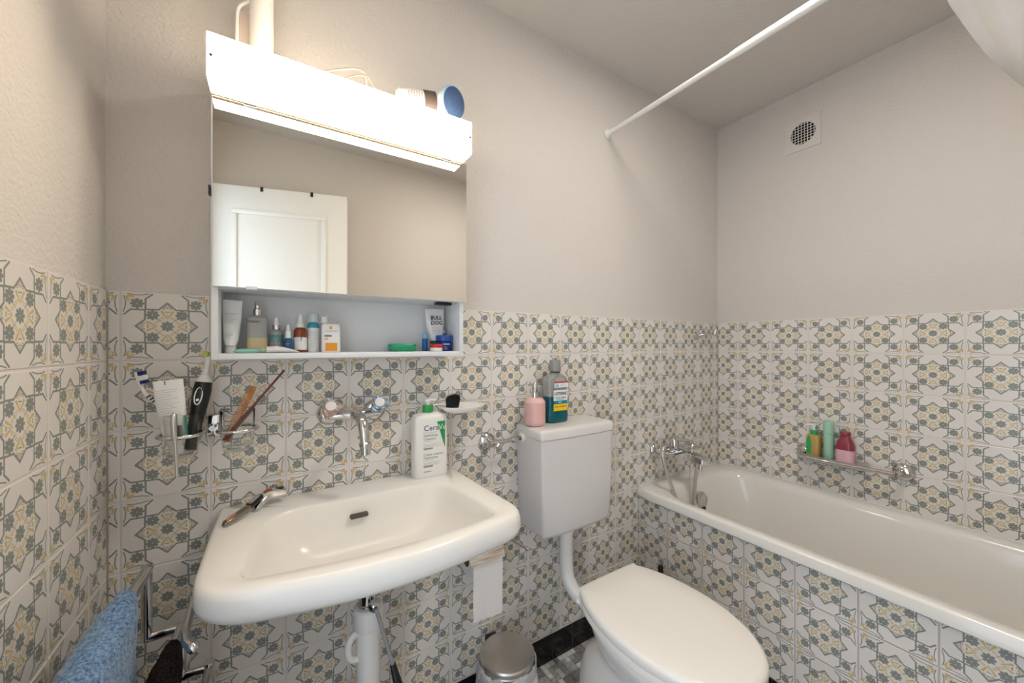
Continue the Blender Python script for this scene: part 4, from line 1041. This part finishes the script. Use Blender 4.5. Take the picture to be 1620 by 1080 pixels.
WL = mat('label_white', (.82,.82,.82,1), .4); YL = mat('label_yellow', (.84,.60,.02,1), .4); RL = mat('label_red', (.55,.03,.02,1), .4); TL = mat('label_teal', (.0,.22,.32,1), .4)
lbl('label_white', -.026,.030,.078,.115,WL); lbl('label_teal', -.026,.030,.066,.078,TL); lbl('label_yellow', -.026,.030,.042,.066,YL)
lbl('neck_label', -.022,.035,.124,.140,WL); lbl('neck_label_red', -.022,.035,.140,.145,RL)
text('lettering', 'LISTERINE', .0142, (.002,LY-.0006,.098), INK, mw, align='CENTER', sx=.80, bold=.0003)
text('lettering', 'COOL MINT', .0088, (.002,LY-.0006,.085), TL, mw, align='CENTER', sx=.95, bold=.0002)
lines(mw, -.014,LY-.0005,.0825,1,.003,.034,INK,.0014)
lines(mw, -.008,LY-.0005,.0735,1,.003,.022,WL,.0022)
text('lettering', 'XXL-FORMAT', .0085, (.002,LY-.0006,.054), mat('label_orange', (.65,.16,.01,1), .4), mw, align='CENTER', sx=.95, bold=.0002)
text('lettering', '5X', .0115, (-.020,LY-.0006,.127), TL, mw, bold=.0003)
lines(mw, 0,LY-.0005,.137,3,.0038,.03)

# ================================================================ towel stand, towels, wall arm
ts = thing('towel_stand', 'stepped chrome towel stand beside the wash basin', 'towel rack', (.12,-.40,0))
AX, AZ, BX_, BZ, CX_, CZ_ = .086,.748,.137,.615,.181,.515
for yy in (-.12,-.70):
    tube('upper_post', [(AX,yy,AZ+.008),(AX,yy,BZ-.004)], .0085, CHROME, ts, 14)
    tube('step_bar', [(AX,yy,BZ),(BX_+.004,yy,BZ)], .0085, CHROME, ts, 14)
    tube('middle_post', [(BX_,yy,BZ),(BX_,yy,CZ_)], .0085, CHROME, ts, 14)
    tube('step_bar', [(BX_,yy,CZ_),(CX_,yy,CZ_)], .0085, CHROME, ts, 14)
    tube('lower_post', [(CX_,yy,CZ_+.012),(CX_,yy,.012)], .0095, CHROME, ts, 14)
    tube('foot', [(AX-.05,yy,.010),(CX_+.03,yy,.010)], .0098, CHROME, ts, 14)
tube('rail', [(AX,-.114,AZ),(AX,-.705,AZ)], .0095, CHROME, ts, 14)
tube('rail', [(BX_,-.114,BZ),(BX_,-.705,BZ)], .0095, CHROME, ts, 14)
tube('rail', [(CX_,-.114,CZ_),(CX_,-.705,CZ_)], .0085, CHROME, ts, 14)
def drape(name, label, m, x, z, r, y0, y1, drop0, drop1, ny, ns, amp, seed):
    random.seed(seed)
    bm = bmesh.new(); rows = []
    tot = drop0+PI*r+drop1
    for j in range(ny+1):
        y = y0+(y1-y0)*j/ny; row = []
        rr_ = r*(.55+.45*min(1,(j/ny)*9)) if j < ny*.12 else r
        for i in range(ns+1):
            d = tot*i/ns
            if d < drop0: px,pz,nx_,nz_ = x-rr_, z-(drop0-d), -1,0
            elif d < drop0+PI*r:
                a = PI-(d-drop0)/r; px,pz,nx_,nz_ = x+rr_*math.cos(a), z+r*math.sin(a), math.cos(a), math.sin(a)
            else: px,pz,nx_,nz_ = x+rr_, z-(d-drop0-PI*r), 1,0
            wv = .004*math.sin(y*24+d*9)*min(1,abs(d-tot/2)/.08)
            n_ = random.uniform(-amp,amp)
            row.append(bm.verts.new(V((px+nx_*(n_+wv), y+random.uniform(-amp,amp)*.6, pz+nz_*n_+random.uniform(-amp,amp)*.6))))
        rows.append(row)
    for a,b_ in zip(rows,rows[1:]):
        for i in range(ns): bm.faces.new((a[i],a[i+1],b_[i+1],b_[i]))
    # closed end towards the wall
    o = finish(name, bm, m, None, 'all')
    return o
BT = noisecol(mat('blue_terry', (.16,.30,.52,1), 1, spec=.1, sheen=.3), (.055,.12,.25,1), (.23,.37,.56,1), 260, .35, .65)
tw = drape('towel', '', BT, AX, AZ+.004, .0215, -.245,-.68,.40,.42, 150, 220, .0021, 1)
tag(tw, 'fluffy blue terry towel hanging over the top rail of the towel stand', 'towel')
DT = noisecol(mat('dark_knit', (.03,.02,.02,1), .9, spec=.15), (.010,.007,.008,1), (.045,.03,.03,1), 300, .4, .6)
t2 = drape('towel', '', DT, BX_, BZ+.003, .0185, -.195,-.66,.30,.32, 120, 160, .0012, 2)
tag(t2, 'dark brown woven towel hanging over the middle rail of the towel stand', 'towel')
for tt in (tw,t2):
    s_ = tt.modifiers.new('thick','SOLIDIFY'); s_.thickness = .004; s_.offset = 1
ar = thing('towel_holder', 'chrome towel holder bar with ball end on the wall beside the wash basin', 'towel holder', (.163,0,.73))
lathe('rosette', [(.015,0),(.015,.004),(.008,.010)], CHROME, ar, loc=(.177,-.0005,.730), axis=(0,-1,0), seg=20)
tube('arm', [(.177,-.005,.730),(.176,-.18,.730),(.175,-.300,.730),(.177,-.338,.7295),(.183,-.362,.728),(.191,-.374,.727)], .0068, CHROME, ar, 14)
lathe('ball_end', [(.0005,-.008),(.005,-.0065),(.008,-.002),(.008,.002),(.005,.0065),(.0005,.008)], CHROME, ar, loc=(.192,-.377,.7265), seg=16)
